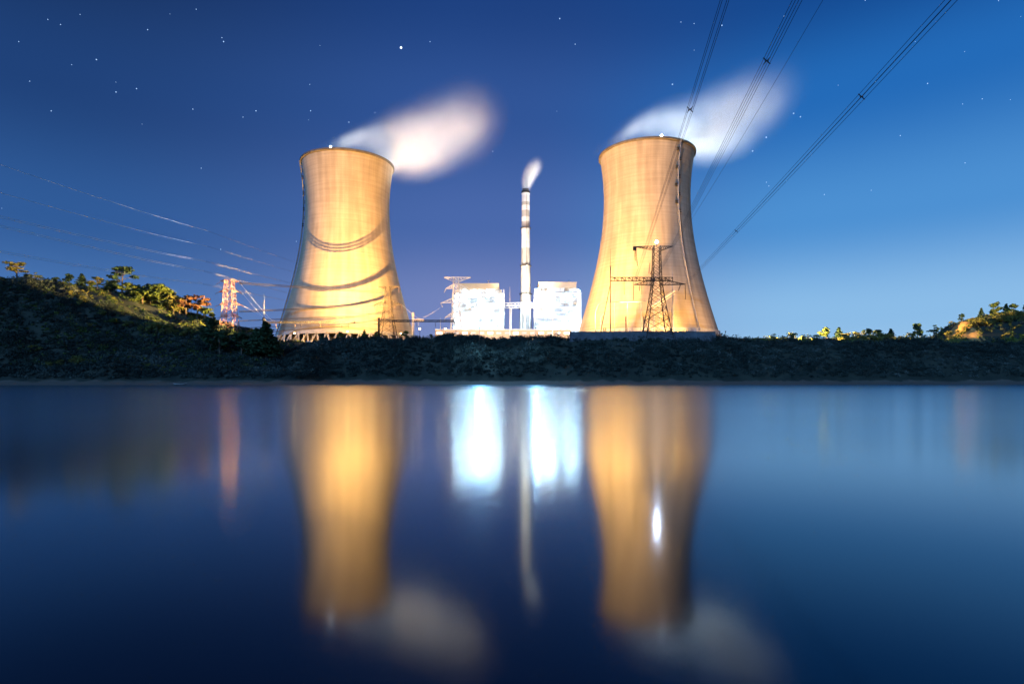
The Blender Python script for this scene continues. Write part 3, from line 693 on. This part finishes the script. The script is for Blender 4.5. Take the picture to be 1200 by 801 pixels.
def lv(pairs, Y, px_m, zbase):
    return [(Zp(py, Y) - zbase, hwp * px_m) for py, hwp in pairs]

# D: tall dark pylon before the right tower
YD = 364; k_ = YD / FPX; zD = 29.
D = empty('lattice_pylon', (X(769.6, YD), YD, zD), 'tall dark lattice pylon with a bright white lamp on top, before the right cooling tower', 'pylon', 'lattice pylons')
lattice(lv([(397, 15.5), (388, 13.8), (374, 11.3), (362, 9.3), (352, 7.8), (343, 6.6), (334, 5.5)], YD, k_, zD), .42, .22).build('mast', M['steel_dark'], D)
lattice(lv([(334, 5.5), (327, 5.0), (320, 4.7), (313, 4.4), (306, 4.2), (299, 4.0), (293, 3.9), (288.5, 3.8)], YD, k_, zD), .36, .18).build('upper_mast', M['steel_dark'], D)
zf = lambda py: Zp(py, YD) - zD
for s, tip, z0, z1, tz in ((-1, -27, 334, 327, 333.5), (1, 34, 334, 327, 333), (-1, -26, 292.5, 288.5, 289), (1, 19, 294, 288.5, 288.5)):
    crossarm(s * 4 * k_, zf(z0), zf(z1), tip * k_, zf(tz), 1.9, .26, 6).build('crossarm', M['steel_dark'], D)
MB().box(-27.5 * k_, -24 * k_, -1, 1, zf(293.5), zf(288.8)).build('arm_cage', M['steel_dark'], D)
MB().bar((-25 * k_, 0, zf(290)), (-25 * k_, 0, zf(301)), .15).build('hanger', M['steel_dark'], D)
for a, bq in (((-24.5, 292), (-22.8, 312)), ((-26, 292), (-25.5, 306)), ((-8, 308), (-9.5, 321)), ((-27, 335), (-27.5, 352)), ((-20, 335), (-20.4, 341)), ((28, 333), (25, 341)), ((33.5, 334), (33.2, 351)), ((-5.5, 316), (-7.8, 322))):
    insulator((a[0] * k_, 0, zf(a[1])), (bq[0] * k_, -.6, zf(bq[1])), .42).build('insulator', M['ceramic'], D)
ld = MB().lathe([(.05, zf(283.5) - .95), (.75, zf(283.5) - .6), (.95, zf(283.5)), (.75, zf(283.5) + .6), (.05, zf(283.5) + .95)], 16).build('lamp', M['pylonlamp'], D)
MB().bar((0, 0, zf(288.5)), (0, 0, zf(285)), .35).build('lamp_post', M['steel_dark'], ld)
lamp('POINT', (D.location.x, YD - 1.3, Zp(283.5, YD)), 0.7e4, (.66, .78, 1), .8, name='pylon_top_light', parent=D)

# B: thin pylon before the left tower
YB = 400; k_ = YB / FPX; zB = 27.5
B_ = empty('lattice_pylon', (X(454.5, YB), YB, zB), 'thin dark lattice pylon before the right side of the left cooling tower', 'pylon', 'lattice pylons')
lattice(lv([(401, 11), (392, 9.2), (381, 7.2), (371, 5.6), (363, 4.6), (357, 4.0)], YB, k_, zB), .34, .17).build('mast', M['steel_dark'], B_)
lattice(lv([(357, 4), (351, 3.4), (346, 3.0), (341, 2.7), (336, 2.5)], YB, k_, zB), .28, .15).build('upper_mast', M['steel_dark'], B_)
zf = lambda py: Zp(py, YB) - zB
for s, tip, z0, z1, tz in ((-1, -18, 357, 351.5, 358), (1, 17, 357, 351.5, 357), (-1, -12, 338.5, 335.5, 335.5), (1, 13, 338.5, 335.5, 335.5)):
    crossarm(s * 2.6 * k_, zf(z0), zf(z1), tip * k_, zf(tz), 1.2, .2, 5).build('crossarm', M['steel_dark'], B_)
for a, bq in (((-12.5, 358), (-12.8, 366)), ((-16, 358), (-15, 362)), ((16.5, 358), (16.8, 367)), ((13, 336), (13, 343)), ((-12, 336), (-11.5, 342)), ((8, 357), (9, 362))):
    insulator((a[0] * k_, 0, zf(a[1])), (bq[0] * k_, -.4, zf(bq[1])), .32).build('insulator', M['ceramic'], B_)

# C: white lit pylon by the left boiler house
YC = 478; k_ = YC / FPX; zC = 29.
Cc = empty('lattice_pylon', (X(534.5, YC), YC, zC), 'floodlit white lattice pylon with wide top arm beside the left boiler house', 'pylon', 'lattice pylons')
lattice(lv([(404, 8), (388, 6.3), (376, 5.2), (366, 4.6), (357, 4.2), (349, 3.9)], YC, k_, zC), .5, .28).build('mast', M['steel_white'], Cc)
lattice(lv([(349, 3.9), (341, 3.5), (334, 3.2), (329, 3.0), (325, 3.0)], YC, k_, zC), .45, .26).build('upper_mast', M['steel_white'], Cc)
zf = lambda py: Zp(py, YC) - zC
for s, tip, z0, z1, tz in ((-1, -14, 330, 325, 325), (1, 17, 330, 325, 325), (-1, -12, 338, 333, 338), (1, 13, 338, 333, 337), (-1, -18, 354, 349, 355), (1, 15, 354, 349, 355), (-1, -13, 370, 365, 372), (1, 13, 370, 365, 372)):
    crossarm(s * 3.2 * k_, zf(z0), zf(z1), tip * k_, zf(tz), 1.5, .3, 4).build('crossarm', M['steel_white'], Cc)
for a, bq in (((-12, 338), (-14, 343)), ((-18, 355), (-15.5, 360)), ((-13, 372), (-14, 378)), ((13, 337), (14, 342)), ((15, 355), (16, 360))):
    insulator((a[0] * k_, 0, zf(a[1])), (bq[0] * k_, -.6, zf(bq[1])), .4).build('insulator', M['ceramic_l'], Cc)

# A: red and white pylon at the end of the left hill
YA = 402; k_ = YA / FPX; zA = 27.
A_ = empty('lattice_pylon', (X(268.8, YA), YA, zA), 'red and white lattice pylon with many short arms at the foot of the left hill', 'pylon', 'lattice pylons')
lattice(lv([(404, 12), (392, 9.5), (380, 7.8), (370, 6.6), (361, 5.9), (353, 5.4)], YA, k_, zA), .38, .2).build('mast', M['redwhite'], A_)
lattice(lv([(353, 5.4), (346, 4.9), (339, 4.4), (333, 4.0), (328, 3.8)], YA, k_, zA), .34, .2).build('upper_mast', M['redwhite'], A_)
zf = lambda py: Zp(py, YA) - zA
for z0, z1, hl, hr in ((331, 327.5, 11, 12), (342, 338, 12, 11), (357, 352.5, 12, 13), (371, 367, 10, 11)):
    for s, h_ in ((-1, hl), (1, hr)):
        crossarm(s * 3.6 * k_, zf(z0), zf(z1), s * h_ * k_, zf((z0 + z1) / 2 if z0 < 335 else z0), 1.5, .28, 4).build('crossarm', M['redwhite'], A_)
        insulator((s * h_ * k_, 0, zf(z0)), (s * (h_ + 4.5) * k_, -.5, zf(z0 + 2.4)), .4).build('insulator', M['ceramic'], A_)
lamp('SPOT', (A_.location.x + 14, 388, 34), 0.2e5, (1, .78, .62), .5, (A_.location.x, YA, 48), 26, .5, 'pylon_fill', A_)  # added lamp without a fixture, brightens this pylon

# ------------------------------------------------------------------ substation gantries and masts
def truss_beam(m, p, q, h, wd, w, n):
    p, q = Vector(p), Vector(q); up = Vector((0, 0, h)); d = (q - p).normalized(); s = d.cross(Vector((0, 0, 1))).normalized() * wd
    for o in (s * 0, s):
        m.bar(p + o, q + o, w); m.bar(p + o + up, q + o + up, w)
        for k in range(n):
            a, bq = p.lerp(q, k / n) + o, p.lerp(q, (k + 1) / n) + o
            m.bar(a + up * (k % 2), bq + up * ((k + 1) % 2), w * .7); m.bar(bq, bq + up, w * .6)
    return m
def gantry(name_label, px0, px1, py, Y, posts, hpx, mat, ins, group='substation gantries', w=.28, postw=.9):
    g = empty('substation_gantry', (X(px0, Y), Y, 27.5), name_label, 'gantry', group); z = Zp(py, Y) - 27.5; x0 = 0; L = X(px1, Y) - X(px0, Y)
    truss_beam(MB(), (0, 0, z), (L, 0, z), hpx / FPX * Y, 1.1, w, max(4, int(L / 2.2))).build('beam', M[mat], g)
    for px, top in posts:
        x = X(px, Y) - X(px0, Y); zt = Zp(top, Y) - 27.5
        lattice([(0, postw / 2 * 1.2)] + [(zz, postw / 2) for zz in np.linspace(3, zt, 6)], .2, .12).build('post', M[mat], g)
    for px, p0, p1 in ins:
        x = X(px, Y) - X(px0, Y); insulator((x, .5, Zp(p0, Y) - 27.5), (x + .2, .5, Zp(p1, Y) - 27.5), .3).build('insulator', M['ceramic_l' if mat == 'steel_white' else 'ceramic'], g)
    return g
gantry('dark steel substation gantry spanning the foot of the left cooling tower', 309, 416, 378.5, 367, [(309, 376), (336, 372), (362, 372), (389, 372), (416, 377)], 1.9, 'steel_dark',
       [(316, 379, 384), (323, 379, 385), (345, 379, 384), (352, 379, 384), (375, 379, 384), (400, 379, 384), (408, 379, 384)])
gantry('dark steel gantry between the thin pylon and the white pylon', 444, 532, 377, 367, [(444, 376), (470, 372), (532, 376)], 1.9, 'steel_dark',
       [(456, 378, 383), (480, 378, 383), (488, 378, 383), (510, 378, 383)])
gantry('small pale gantry standing right of the left cooling tower', 484, 497, 376, 412, [(484, 375), (497, 366)], 1.6, 'steel_white', [(490, 377, 382)], w=.4, postw=1.2)
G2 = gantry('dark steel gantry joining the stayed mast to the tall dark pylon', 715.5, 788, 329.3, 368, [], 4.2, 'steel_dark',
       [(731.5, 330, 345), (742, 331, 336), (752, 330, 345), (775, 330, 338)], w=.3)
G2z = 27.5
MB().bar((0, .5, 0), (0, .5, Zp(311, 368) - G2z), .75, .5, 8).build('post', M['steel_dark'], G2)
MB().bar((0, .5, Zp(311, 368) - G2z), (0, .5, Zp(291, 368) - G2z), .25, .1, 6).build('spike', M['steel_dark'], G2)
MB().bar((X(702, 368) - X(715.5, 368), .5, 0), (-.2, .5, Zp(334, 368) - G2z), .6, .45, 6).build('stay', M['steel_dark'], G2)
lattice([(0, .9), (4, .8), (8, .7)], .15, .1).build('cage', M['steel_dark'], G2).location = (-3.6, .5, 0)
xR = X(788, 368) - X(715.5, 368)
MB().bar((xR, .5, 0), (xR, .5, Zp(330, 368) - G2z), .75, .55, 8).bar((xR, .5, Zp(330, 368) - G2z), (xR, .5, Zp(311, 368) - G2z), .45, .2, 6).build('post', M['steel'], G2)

def mast(px, py, Y, w0, mat, label):
    zb = 27.5; x = X(px, Y); H = Zp(py, Y) - zb; o = empty('lightning_mast', (x, Y, zb), label, 'mast', 'lightning masts')
    MB().bar((0, 0, 0), (0, 0, H * .72), w0, w0 * .7, 8).build('pole', M[mat], o); MB().bar((0, 0, H * .72), (0, 0, H), w0 * .5, w0 * .2, 6).build('spike', M[mat], o)
    MB().box(-w0, w0, -w0, w0, 0, .5).build('base_plate', M['concrete'], o)
    return o
mast(309.5, 344, 390, .45, 'steel', 'thin pale lightning mast above the left end of the substation gantry')
mast(597.5, 336, 452, .8, 'steel_white', 'white lightning mast between the left boiler house and the chimney')
mast(647.5, 350, 452, .8, 'steel_white', 'white lightning mast before the right boiler house')
mast(516, 372, 430, .6, 'steel_white', 'short white mast left of the white pylon')
for px, py, lb in ((733.5, 370.5, 'short thick dark post left of the tall dark pylon, nearer the stayed mast'), (754.5, 370.5, 'short thick dark post touching the left leg of the tall dark pylon')):
    Y = 364; x = X(px, Y); o = empty('surge_arrester', (x, Y, 29), lb, 'surge arrester', 'surge arresters'); H = Zp(py, Y) - 29
    MB().box(-.4, .4, -.4, .4, 0, 2).build('base', M['concrete'], o); s = MB().bar((0, 0, 2), (0, 0, H), .5, n=10)
    for q in range(12): z = 2 + (H - 2.3) * q / 12; s.bar((0, 0, z), (0, 0, z + .3), 1.15, .7, n=12)
    s.build('insulator_stack', M['ceramic'], o)
# lit pipework at the foot of the right tower
pr = empty('pipe_rack', (X(700, 388), 388, 29), 'bright white pipe rack with a slanting pipe at the foot of the right cooling tower', 'pipe rack')
q = lambda px, py, dy=0: Vector((X(px, 388) - X(700, 388), dy, Zp(py, 388) - 29))
pm = MB().poly([q(698, 402), q(698, 366), q(701, 357), q(707, 354), q(757, 353)], .8, 10); pm.build('pipe', M['steel'], pr)
MB().poly([q(704, 402, -2), q(704, 372, -2), q(709, 366, -2)], .8, 10).build('pipe', M['steel'], pr)
MB().bar(q(762, 360, -3), q(789, 341, -3), 1.6, n=10).bar(q(764, 362, -3), q(789, 345, -3), .5).build('slanting_pipe', M['steel_white'], pr)
for px, t_ in ((751, 354), (760.5, 360), (766, 358), (772, 354), (778, 350), (788.5, 343), (735, 354), (720, 354)): MB().bar(q(px, 402, -1), q(px, t_, -1), .45).build('post', M['steel'], pr)
# small switchgear along the foot of the left tower
for k, (px, h) in enumerate([(326, 7), (333, 6), (340, 8), (348, 7), (356, 8), (366, 6), (372, 7)]):
    Y = 398; o = empty('transformer_bushing', (X(px, Y), Y, 27.3), ('slim pale bushing on a steel stand, number from the tower edge: ' if False else 'slim pale switchgear column at the left cooling tower foot'), 'switchgear', 'switchgear columns at the left tower foot')
    MB().box(-.6, .6, -.6, .6, 0, .4).bar((0, 0, .4), (0, 0, 2.5), .5).build('stand', M['steel_white'], o)
    insulator((0, 0, 2.5), (0, 0, 2.5 + h * .5), .35).build('insulator', M['ceramic_l'], o)

# ------------------------------------------------------------------ power lines
def catenary(p, q, sag, n=28):
    p, q = Vector(p), Vector(q); return [p.lerp(q, i / n) - Vector((0, 0, 4 * sag * (i / n) * (1 - i / n))) for i in range(n + 1)]
def bundle(p, q, sag, sp, w, mat, label, group, n=4, spacers=(), seg=28):
    o = empty('power_line', p, label, 'power line', group); p = Vector(p); pts = [v - p for v in catenary(p, q, sag, seg)]
    d = (Vector(q) - p).normalized(); s = d.cross(Vector((0, 0, 1))).normalized() * sp / 2; u = Vector((0, 0, sp / 2))
    offs = {1: [Vector((0, 0, 0))], 2: [u, -u], 4: [s + u, s - u, -s + u, -s - u]}[n]
    for of in offs: MB().poly([v + of for v in pts], w, 4 if n != 1 else 4).build('wire', M[mat], o)
    for t_ in spacers:
        i = t_ * seg; a = pts[int(i)].lerp(pts[min(int(i) + 1, seg)], i - int(i)); m = MB()
        for of in ((s + u), (s - u)): m.bar(a + of * 1.25, a - of * 1.25, w * 2.2)
        m.bar(a + (s + u) * .5, a + (s - u) * .5, w * 2).bar(a + (-s + u) * .5, a + (-s - u) * .5, w * 2)
        m.build('spacer', M[mat], o)
    return o
def oh(px, Y, pya): return Vector((X(px, Y), Y, Zp(pya, Y)))
def overhead(start, xs_, z_, sag, spy, label, n=4):
    # straight run from the tall pylon over the viewpoint: ends 200 m behind it
    x0, y0 = start.x, start.y; x1, y1 = xs_; tt = (y0 + 200) / (y0 - y1)
    end = Vector((x0 + (x1 - x0) * tt, -200, z_)); 
    return bundle(start, end, sag, 1.0 if n == 4 else 0, .062 if n == 4 else .055, 'wire_dark', label, 'power lines overhead', n, [(y0 - yy) / (y0 + 200) for yy in spy], 60)
overhead(P(742.5, 334, YD), (32.3, 88), 63, 2.2, [124], 'bundled power line rising from the left arm of the tall dark pylon')
overhead(P(768, 327, YD), (43.8, 88), 63, 3.2, [107], 'bundled power line rising from the middle of the tall dark pylon')
overhead(P(803, 333, YD), (67, 88), 63, 2.2, [119, 228], 'bundled power line running off the right arm of the tall dark pylon')
overhead(P(789, 289, YD), (60, 110), 82, 8, [], 'single thin earth wire from the top arm of the tall dark pylon', 1)
# lines coming in over the left hill, to the thin pylon
LW = [((0, 185), (350, 308), 'topmost thin wire over the left hill', 1), ((0, 218), (348, 319), 'second wire from the top over the left hill', 1),
      ((0, 246), (345, 332), 'upper double power line over the left hill', 2), ((0, 257), (342, 343.5), 'faint middle double power line over the left hill', 2), ((0, 287), (340, 352), 'lowest double power line over the left hill', 2)]
ends = [(443, 335.5, 400), (466, 335.5, 400), (437, 355, 400), (436, 366, 400), (470, 368, 400)]
for ((xa_, ya_), (xb_, yb_), lb, n), (ex, ey, eY) in zip(LW, ends):
    A1 = P(xa_, ya_, 190); Bm = P(xb_, yb_, 500); far = A1 + (A1 - Bm) * .35; Bm = Bm + (Bm - A1) * .25
    tq = (Bm.y - 335) / (Bm.y - far.y); Mid = Bm.lerp(far, tq)
    bundle(Bm, Mid, .5, .6,   .085, 'wire_mid', lb.replace('over the left hill', 'past the red and white pylon'), 'wires past the red and white pylon', n, seg=12)  # overlit span takes the dimmed wire
    bundle(Mid, far, 2.2, .6, .10 if n == 2 else .115, 'wire', lb, 'power lines over the left hill', n, seg=30)
# jumper lines from the red and white pylon across the left tower: these cast the curved shadows
FL = Vector((-105, 370, 34))
for nrm, sp, lb in (((-.0332, .7207, -.6924), .9, 'highest'), ((.0449, .5539, -.8314), .75, 'second'), ((.0468, .4066, -.9124), .5, 'third'), ((.0549, .2809, -.9582), .4, 'fourth'), ((.0741, .2082, -.9753), .3, 'lowest')):
    n_ = Vector(nrm)
    def on(x, y): return Vector((x, y, FL.z - (n_.x * (x - FL.x) + n_.y * (y - FL.y)) / n_.z))
    a, c = on(-188, 400.), on(-86, 398.)
    bundle(a, c, 0, sp, .27 if sp > .7 else .2, 'wire_dark', lb + ' of the cables strung from the red and white pylon past the left tower', 'cables strung before the left cooling tower', 4 if sp > .4 else 2, seg=8)
# slack wires fanning down from the red and white pylon to the gantry
for (a, c, lb) in (((281, 331), (322, 379), 'upper'), ((283, 342), (316, 379), 'middle'), ((283, 357), (330, 379), 'lower')):
    bundle(P(*a, 402), P(*c, 392), .8, .4, .09, 'wire', lb + ' slack wire from the red and white pylon down to the gantry', 'slack wires by the red and white pylon', 1, seg=10)
for (a, c, lb) in (((471, 357), (495, 376), 'dark wire dropping from the thin pylon to the pale gantry'), ((516, 360), (496, 372), 'pale wire sloping from the white pylon to the pale gantry')):
    bundle(P(*a, 402), P(*c, 410), .6, .4, .1, 'wire', lb, 'short wires', 1, seg=10)

# ------------------------------------------------------------------ plant floodlights, many of them unseen and added for light
SOD = (1, .515, .13)
M['sodium'] = material('sodium_lamp', (1, 1, 1), .4, emit=(1, .55, .2), estr=22)
def flood(px_or_x, y, z, power, target, cone, label, col=SOD, size=.6, blend=.5, world=False, glow='sodium'):
    x = px_or_x if world else X(px_or_x, y); gz = float(ground(x, y))
    o = empty('floodlight_mast', (x, y, gz), label, 'floodlight', 'floodlights of the plant')
    h = z - gz
    MB().bar((0, 0, 0), (0, 0, h - .3), .3, .2, 8).build('pole', M['steel_dark'], o)
    d = (Vector(target) - Vector((x, y, z))).normalized()
    hd = MB().bar((0, 0, h - .4), Vector((0, 0, h - .4)) + Vector((d.x, d.y, 0)) * .3, .9).build('lamp_head', M[glow] if glow else M['steel_dark'], o)
    lamp('SPOT', Vector((x, y, z + .35)) + d * .6, power, col, size, target, cone, blend, 'floodlight_beam', o)
    return o
flood(FL.x, FL.y, FL.z - .35, 3.6e6, (-103, 404, 96), 134, 'floodlight on a pole before the left cooling tower, lighting its shell', size=.35, blend=1, world=True)
flood(470, 376, 33, 3.0e5, (-122, 435, 158), 46, 'added fill lamp right of the thin pylon, aimed up at the left tower', size=1.5)  # added fill, evens out the light high on the left shell
flood(345, 374, 33, 1.2e5, (-140, 430, 60), 110, 'floodlight near the left foot of the left cooling tower', size=2.)
flood(655, 376, 33.5, 2.6e6, (60, 414, 110), 132, 'floodlight behind the wall below the right boiler house, aimed at the right tower', size=1.5, blend=1)
flood(735, 374, 33.5, 1.4e6, (98, 416, 162), 46, 'added fill lamp between the dark posts, aimed at the top of the right tower', size=1.5)  # added fill for the upper part of the right shell
flood(795, 372, 33.5, 2.0e5, (84, 425, 58), 120, 'added fill lamp at the right gantry post, lighting the foot of the right tower', size=2.)  # fill put in to brighten the dark base of the shell
flood(522, 376, 36, .5e5, (-60, 440, 34), 120, 'floodlight left of the white pylon')
flood(492, 376, 36, .5e5, (-90, 440, 34), 120, 'floodlight beside the small pale gantry')
flood(846, 378, 33, 1.3e5, (148, 430, 85), 110, 'added fill lamp at the right end of the wall, lighting the dim flank of the right tower', size=1.5, blend=1, glow=None)  # added lamp, warms the flank the other lamps leave grey
flood(-235, 425, 62, 3e6, (-172, 230, 80), 26, 'added lamp on a tall pole behind the left hill trees, aimed along the power lines', col=(1, .84, .8), size=1, blend=1, world=True, glow=None)  # lamp and pole added only to brighten the distant wires
for px_, pw_, lb_ in ((562, 4.5e4, 'added blue glow lamp on the bank crest below the left boiler house'), (628, 2.6e4, 'added blue glow lamp on the bank crest below the right boiler house')):
    flood(px_, 352, 34.5, pw_, (X(px_, 352), 326, 8), 150, lb_, col=(.22, .58, 1), size=.5, blend=.8, glow=None)  # added blue lamps stand in for the flare glow on the bank
# added beams from unseen lamps, put in to light the two hills
flood(-72, 352, 35, 1.0e7, (-225, 388, 72), 30, 'added unseen lamp on the bank slope, turned towards the left hill', col=(1, .62, .2), size=.4, blend=.2, world=True, glow=None)
flood(850, 374, 34, 6.5e6, (330, 386, 50), 28, 'added unseen lamp past the right cooling tower, turned towards the orange cliff', col=(1, .62, .2), size=.4, blend=.2, glow=None)
flood(-187, 620, 36, 1.5e6, (-165, 200, 76), 26, 'added lamp far back on the yard, turned along the power lines', col=(1, .82, .74), size=1, blend=1, world=True, glow=None)  # added to make the wires stand out from the sky
# added lamps on the boiler house roofs, put there to light the steam
for hs, px, tgt, pw, cl in ((BL, 572, P(500, 152, 478), 5.2e6, (1, .93, .84)), (BR, 668, P(822, 138, 462), 8.5e6, (.90, .97, 1))):
    lx = X(px, 598); rz_ = Zp(330, 598)
    MB().bar((0, 0, 0), (0, 0, 2.4), .3).box(-.8, .8, -.5, .5, 2.4, 3.4).build('added_roof_lamp', M['steel_white'], hs, loc=(lx - hs.location.x, 10, rz_ - hs.location.z))
    lamp('SPOT', (lx, 608, rz_ + 4.5), pw, cl, 2, tgt, 44, 1, 'steam_fill', hs)
    if hs is BL: lamp('SPOT', (lx, 608, rz_ + 4.5), 4e6, (1, .95, .9), 2, P(412, 161, 478), 15, 1, 'steam_fill', hs)
lamp('SPOT', (X(640, 598), 608, Zp(330, 598) + 4), 1.6e6, (.95, .97, 1), 1, P(622, 203, 620), 14, .8, 'chimney_steam_fill', BR)  # added spot without a fixture, whitens the chimney's wisp
lamp('SPOT', (X(616, 560), 575, 35), 3e6, (1, .88, .72), 2, (CX, CY, 170), 60, .8, 'chimney_fill', ch)  # added lamp without a fixture, brightens the chimney bands

# ------------------------------------------------------------------ small boat
bt = empty('rowing_boat', (X(220, 296), 289, 0), 'small dark boat pulled up at the foot of the dark left bank', 'boat')
hull = []
sec = [(-3.2, .15, .75), (-2, .75, .55), (0, .95, .5), (2, .75, .55), (3.2, .12, .85)]
v, f = [], []
for x, hw_, zt in sec: v += [(x, -hw_, zt), (x, -hw_ * .6, -.1), (x, hw_ * .6, -.1), (x, hw_, zt)]
for i in range(4):
    for k in range(3): f.append((i*4+k, i*4+k+1, i*4+4+k+1, i*4+4+k))
MB().add(v, f).build('hull', M['steel_dark'], bt)
gw = MB()
for s in (0, 3): gw.poly([v[i*4+s] for i in range(5)], .14)
gw.build('gunwale', M['steel_white'], bt)
for x in (-1, 1.2): MB().box(x - .15, x + .15, -.75, .75, .4, .46).build('seat', M['bark'], bt)

# ------------------------------------------------------------------ stars
SB = material('star_light', (1, 1, 1), .5, emit=(.85, .92, 1), estr=1.6)
SF = material('faint_star_light', (1, 1, 1), .5, emit=(.45, .65, .95), estr=.9)
def star(px, py, r, mat, label, group):
    Y = 3000; o = MB().lathe([(.02, -r), (r * .7, -r * .7), (r, 0), (r * .7, r * .7), (.02, r)], 10).build('star', mat, loc=P(px, py, Y)); tag(o, label, 'star', group); return o
star(470, 56, 6, SB, 'brightest star, high above the left cooling tower steam', None)
for px, py in [(84, 76), (113, 70), (173, 35), (230, 11), (226, 128), (363, 99), (364, 130), (262, 49), (136, 108), (160, 104), (22, 49), (71, 29), (504, 49), (300, 130), (60, 130)]:
    star(px, py, random.uniform(1.8, 3.0), SF, 'faint star in the dark upper left sky', 'faint stars in the upper left sky')
for px, py in [(656, 22), (674, 52), (798, 26), (846, 30), (788, 99), (930, 133), (938, 137), (898, 161), (882, 177), (901, 218), (1087, 98), (1055, 159), (1128, 122), (1021, 223), (966, 228), (1151, 116)]:
    star(px, py, random.uniform(1.8, 3.2), SF, 'faint star in the upper sky right of the chimney', 'faint stars in the upper right sky')

rs = random.Random(5)
for k in range(36):
    px, py = rs.uniform(0, 1200), rs.uniform(0, 1) ** 1.5 * 300
    if px < 600: star(px, py, rs.uniform(1.2, 2.2), SF, 'faint star in the dark upper left sky', 'faint stars in the upper left sky')
    elif py < 250: star(px, py, rs.uniform(1.2, 2.2), SF, 'faint star in the upper sky right of the chimney', 'faint stars in the upper right sky')
# ------------------------------------------------------------------ steam
def steam(name, Y, gs, color, label, pad=2.1, noise=.4, nsc=.035):
    """gs: list of (px, py, long sigma px, short sigma px, tilt deg, amount)"""
    k = Y / FPX; c0 = P(gs[0][0], gs[0][1], Y)
    lo = np.array([1e9] * 3); hi = -lo
    for px, py, sl, ss, tl, am in gs:
        c = np.array(P(px, py, Y)); ct, st_ = abs(math.cos(R(tl))), abs(math.sin(R(tl)))
        ex = np.array([(sl * ct + ss * st_) * k, ss * k * 1.1, (sl * st_ + ss * ct) * k]) * pad
        lo = np.minimum(lo, c - ex); hi = np.maximum(hi, c + ex)
    lo -= np.array(c0); hi -= np.array(c0)
    o = MB().box(lo[0], hi[0], lo[1], hi[1], lo[2], hi[2]).build(name, None, loc=c0)
    m = bpy.data.materials.new(name); m.use_nodes = True; t = m.node_tree; t.nodes.clear()
    tcn = N(t, 'ShaderNodeTexCoord'); tot = None
    nz = N(t, 'ShaderNodeTexNoise'); nz.inputs['Scale'].default_value = nsc; nz.inputs['Detail'].default_value = 3; t.links.new(tcn.outputs['Object'], nz.inputs['Vector'])
    for px, py, sl, ss, tl, am in gs:
        c = P(px, py, Y) - c0
        mp = N(t, 'ShaderNodeMapping', vector_type='TEXTURE'); mp.inputs['Location'].default_value = c
        mp.inputs['Rotation'].default_value = (0, -R(tl), 0); mp.inputs['Scale'].default_value = (sl * k, ss * k * 1.1, ss * k)
        t.links.new(tcn.outputs['Object'], mp.inputs[0])
        dt = N(t, 'ShaderNodeVectorMath', operation='DOT_PRODUCT'); t.links.new(mp.outputs[0], dt.inputs[0]); t.links.new(mp.outputs[0], dt.inputs[1])
        ng = N(t, 'ShaderNodeMath', operation='MULTIPLY'); t.links.new(dt.outputs['Value'], ng.inputs[0]); ng.inputs[1].default_value = -1
        ex = N(t, 'ShaderNodeMath', operation='EXPONENT'); t.links.new(ng.outputs[0], ex.inputs[0])
        sb = N(t, 'ShaderNodeMath', operation='SUBTRACT'); t.links.new(ex.outputs[0], sb.inputs[0]); sb.inputs[1].default_value = .0125; sb.use_clamp = True
        am_ = N(t, 'ShaderNodeMath', operation='MULTIPLY'); t.links.new(sb.outputs[0], am_.inputs[0]); am_.inputs[1].default_value = am
        if tot is None: tot = am_
        else:
            s = N(t, 'ShaderNodeMath', operation='ADD'); t.links.new(tot.outputs[0], s.inputs[0]); t.links.new(am_.outputs[0], s.inputs[1]); tot = s
    nr = N(t, 'ShaderNodeMapRange'); nr.inputs['From Min'].default_value = .3; nr.inputs['From Max'].default_value = .7
    nr.inputs['To Min'].default_value = 1 - noise; nr.inputs['To Max'].default_value = 1 + noise; t.links.new(nz.outputs[0], nr.inputs['Value'])
    mu = N(t, 'ShaderNodeMath', operation='MULTIPLY'); t.links.new(tot.outputs[0], mu.inputs[0]); t.links.new(nr.outputs[0], mu.inputs[1])
    vs = N(t, 'ShaderNodeVolumeScatter'); vs.inputs['Color'].default_value = (*color, 1); t.links.new(mu.outputs[0], vs.inputs['Density'])
    ou = N(t, 'ShaderNodeOutputMaterial'); t.links.new(vs.outputs[0], ou.inputs['Volume'])
    o.data.materials.append(m); tag(o, label, 'steam', kind='stuff'); return o
steam('steam_plume', 478, [(496, 162, 38, 23, 16, .017), (404, 167, 25, 5.5, 24, .17), (432, 160, 28, 9, 20, .045), (462, 160, 32, 15, 20, .04), (460, 185, 18, 10, 30, .10), (488, 184, 30, 16, 6, .025), (528, 152, 38, 26, 20, .009), (550, 140, 26, 24, 25, .008)], (.97, .95, .93), 'creamy white steam drifting right from the left cooling tower')
steam('steam_plume', 462, [(842, 144, 38, 25, 20, .026), (733, 157, 24, 5.5, 34, .055), (758, 145, 26, 9, 24, .03), (790, 141, 32, 14, 16, .035), (815, 162, 20, 12, 28, .09), (842, 166, 26, 15, 8, .032), (872, 128, 34, 25, 26, .014), (896, 112, 28, 22, 30, .007)], (.95, .97, .98), 'pale bluish steam drifting right from the right cooling tower')
steam('steam_plume', 620, [(624.5, 199, 9, 5.5, 58, .20), (620, 207, 9, 4.6, 72, .32), (617.2, 216, 6, 3.3, 86, .5)], (.97, .96, .95), 'small white wisp of steam above the banded chimney', nsc=.15)
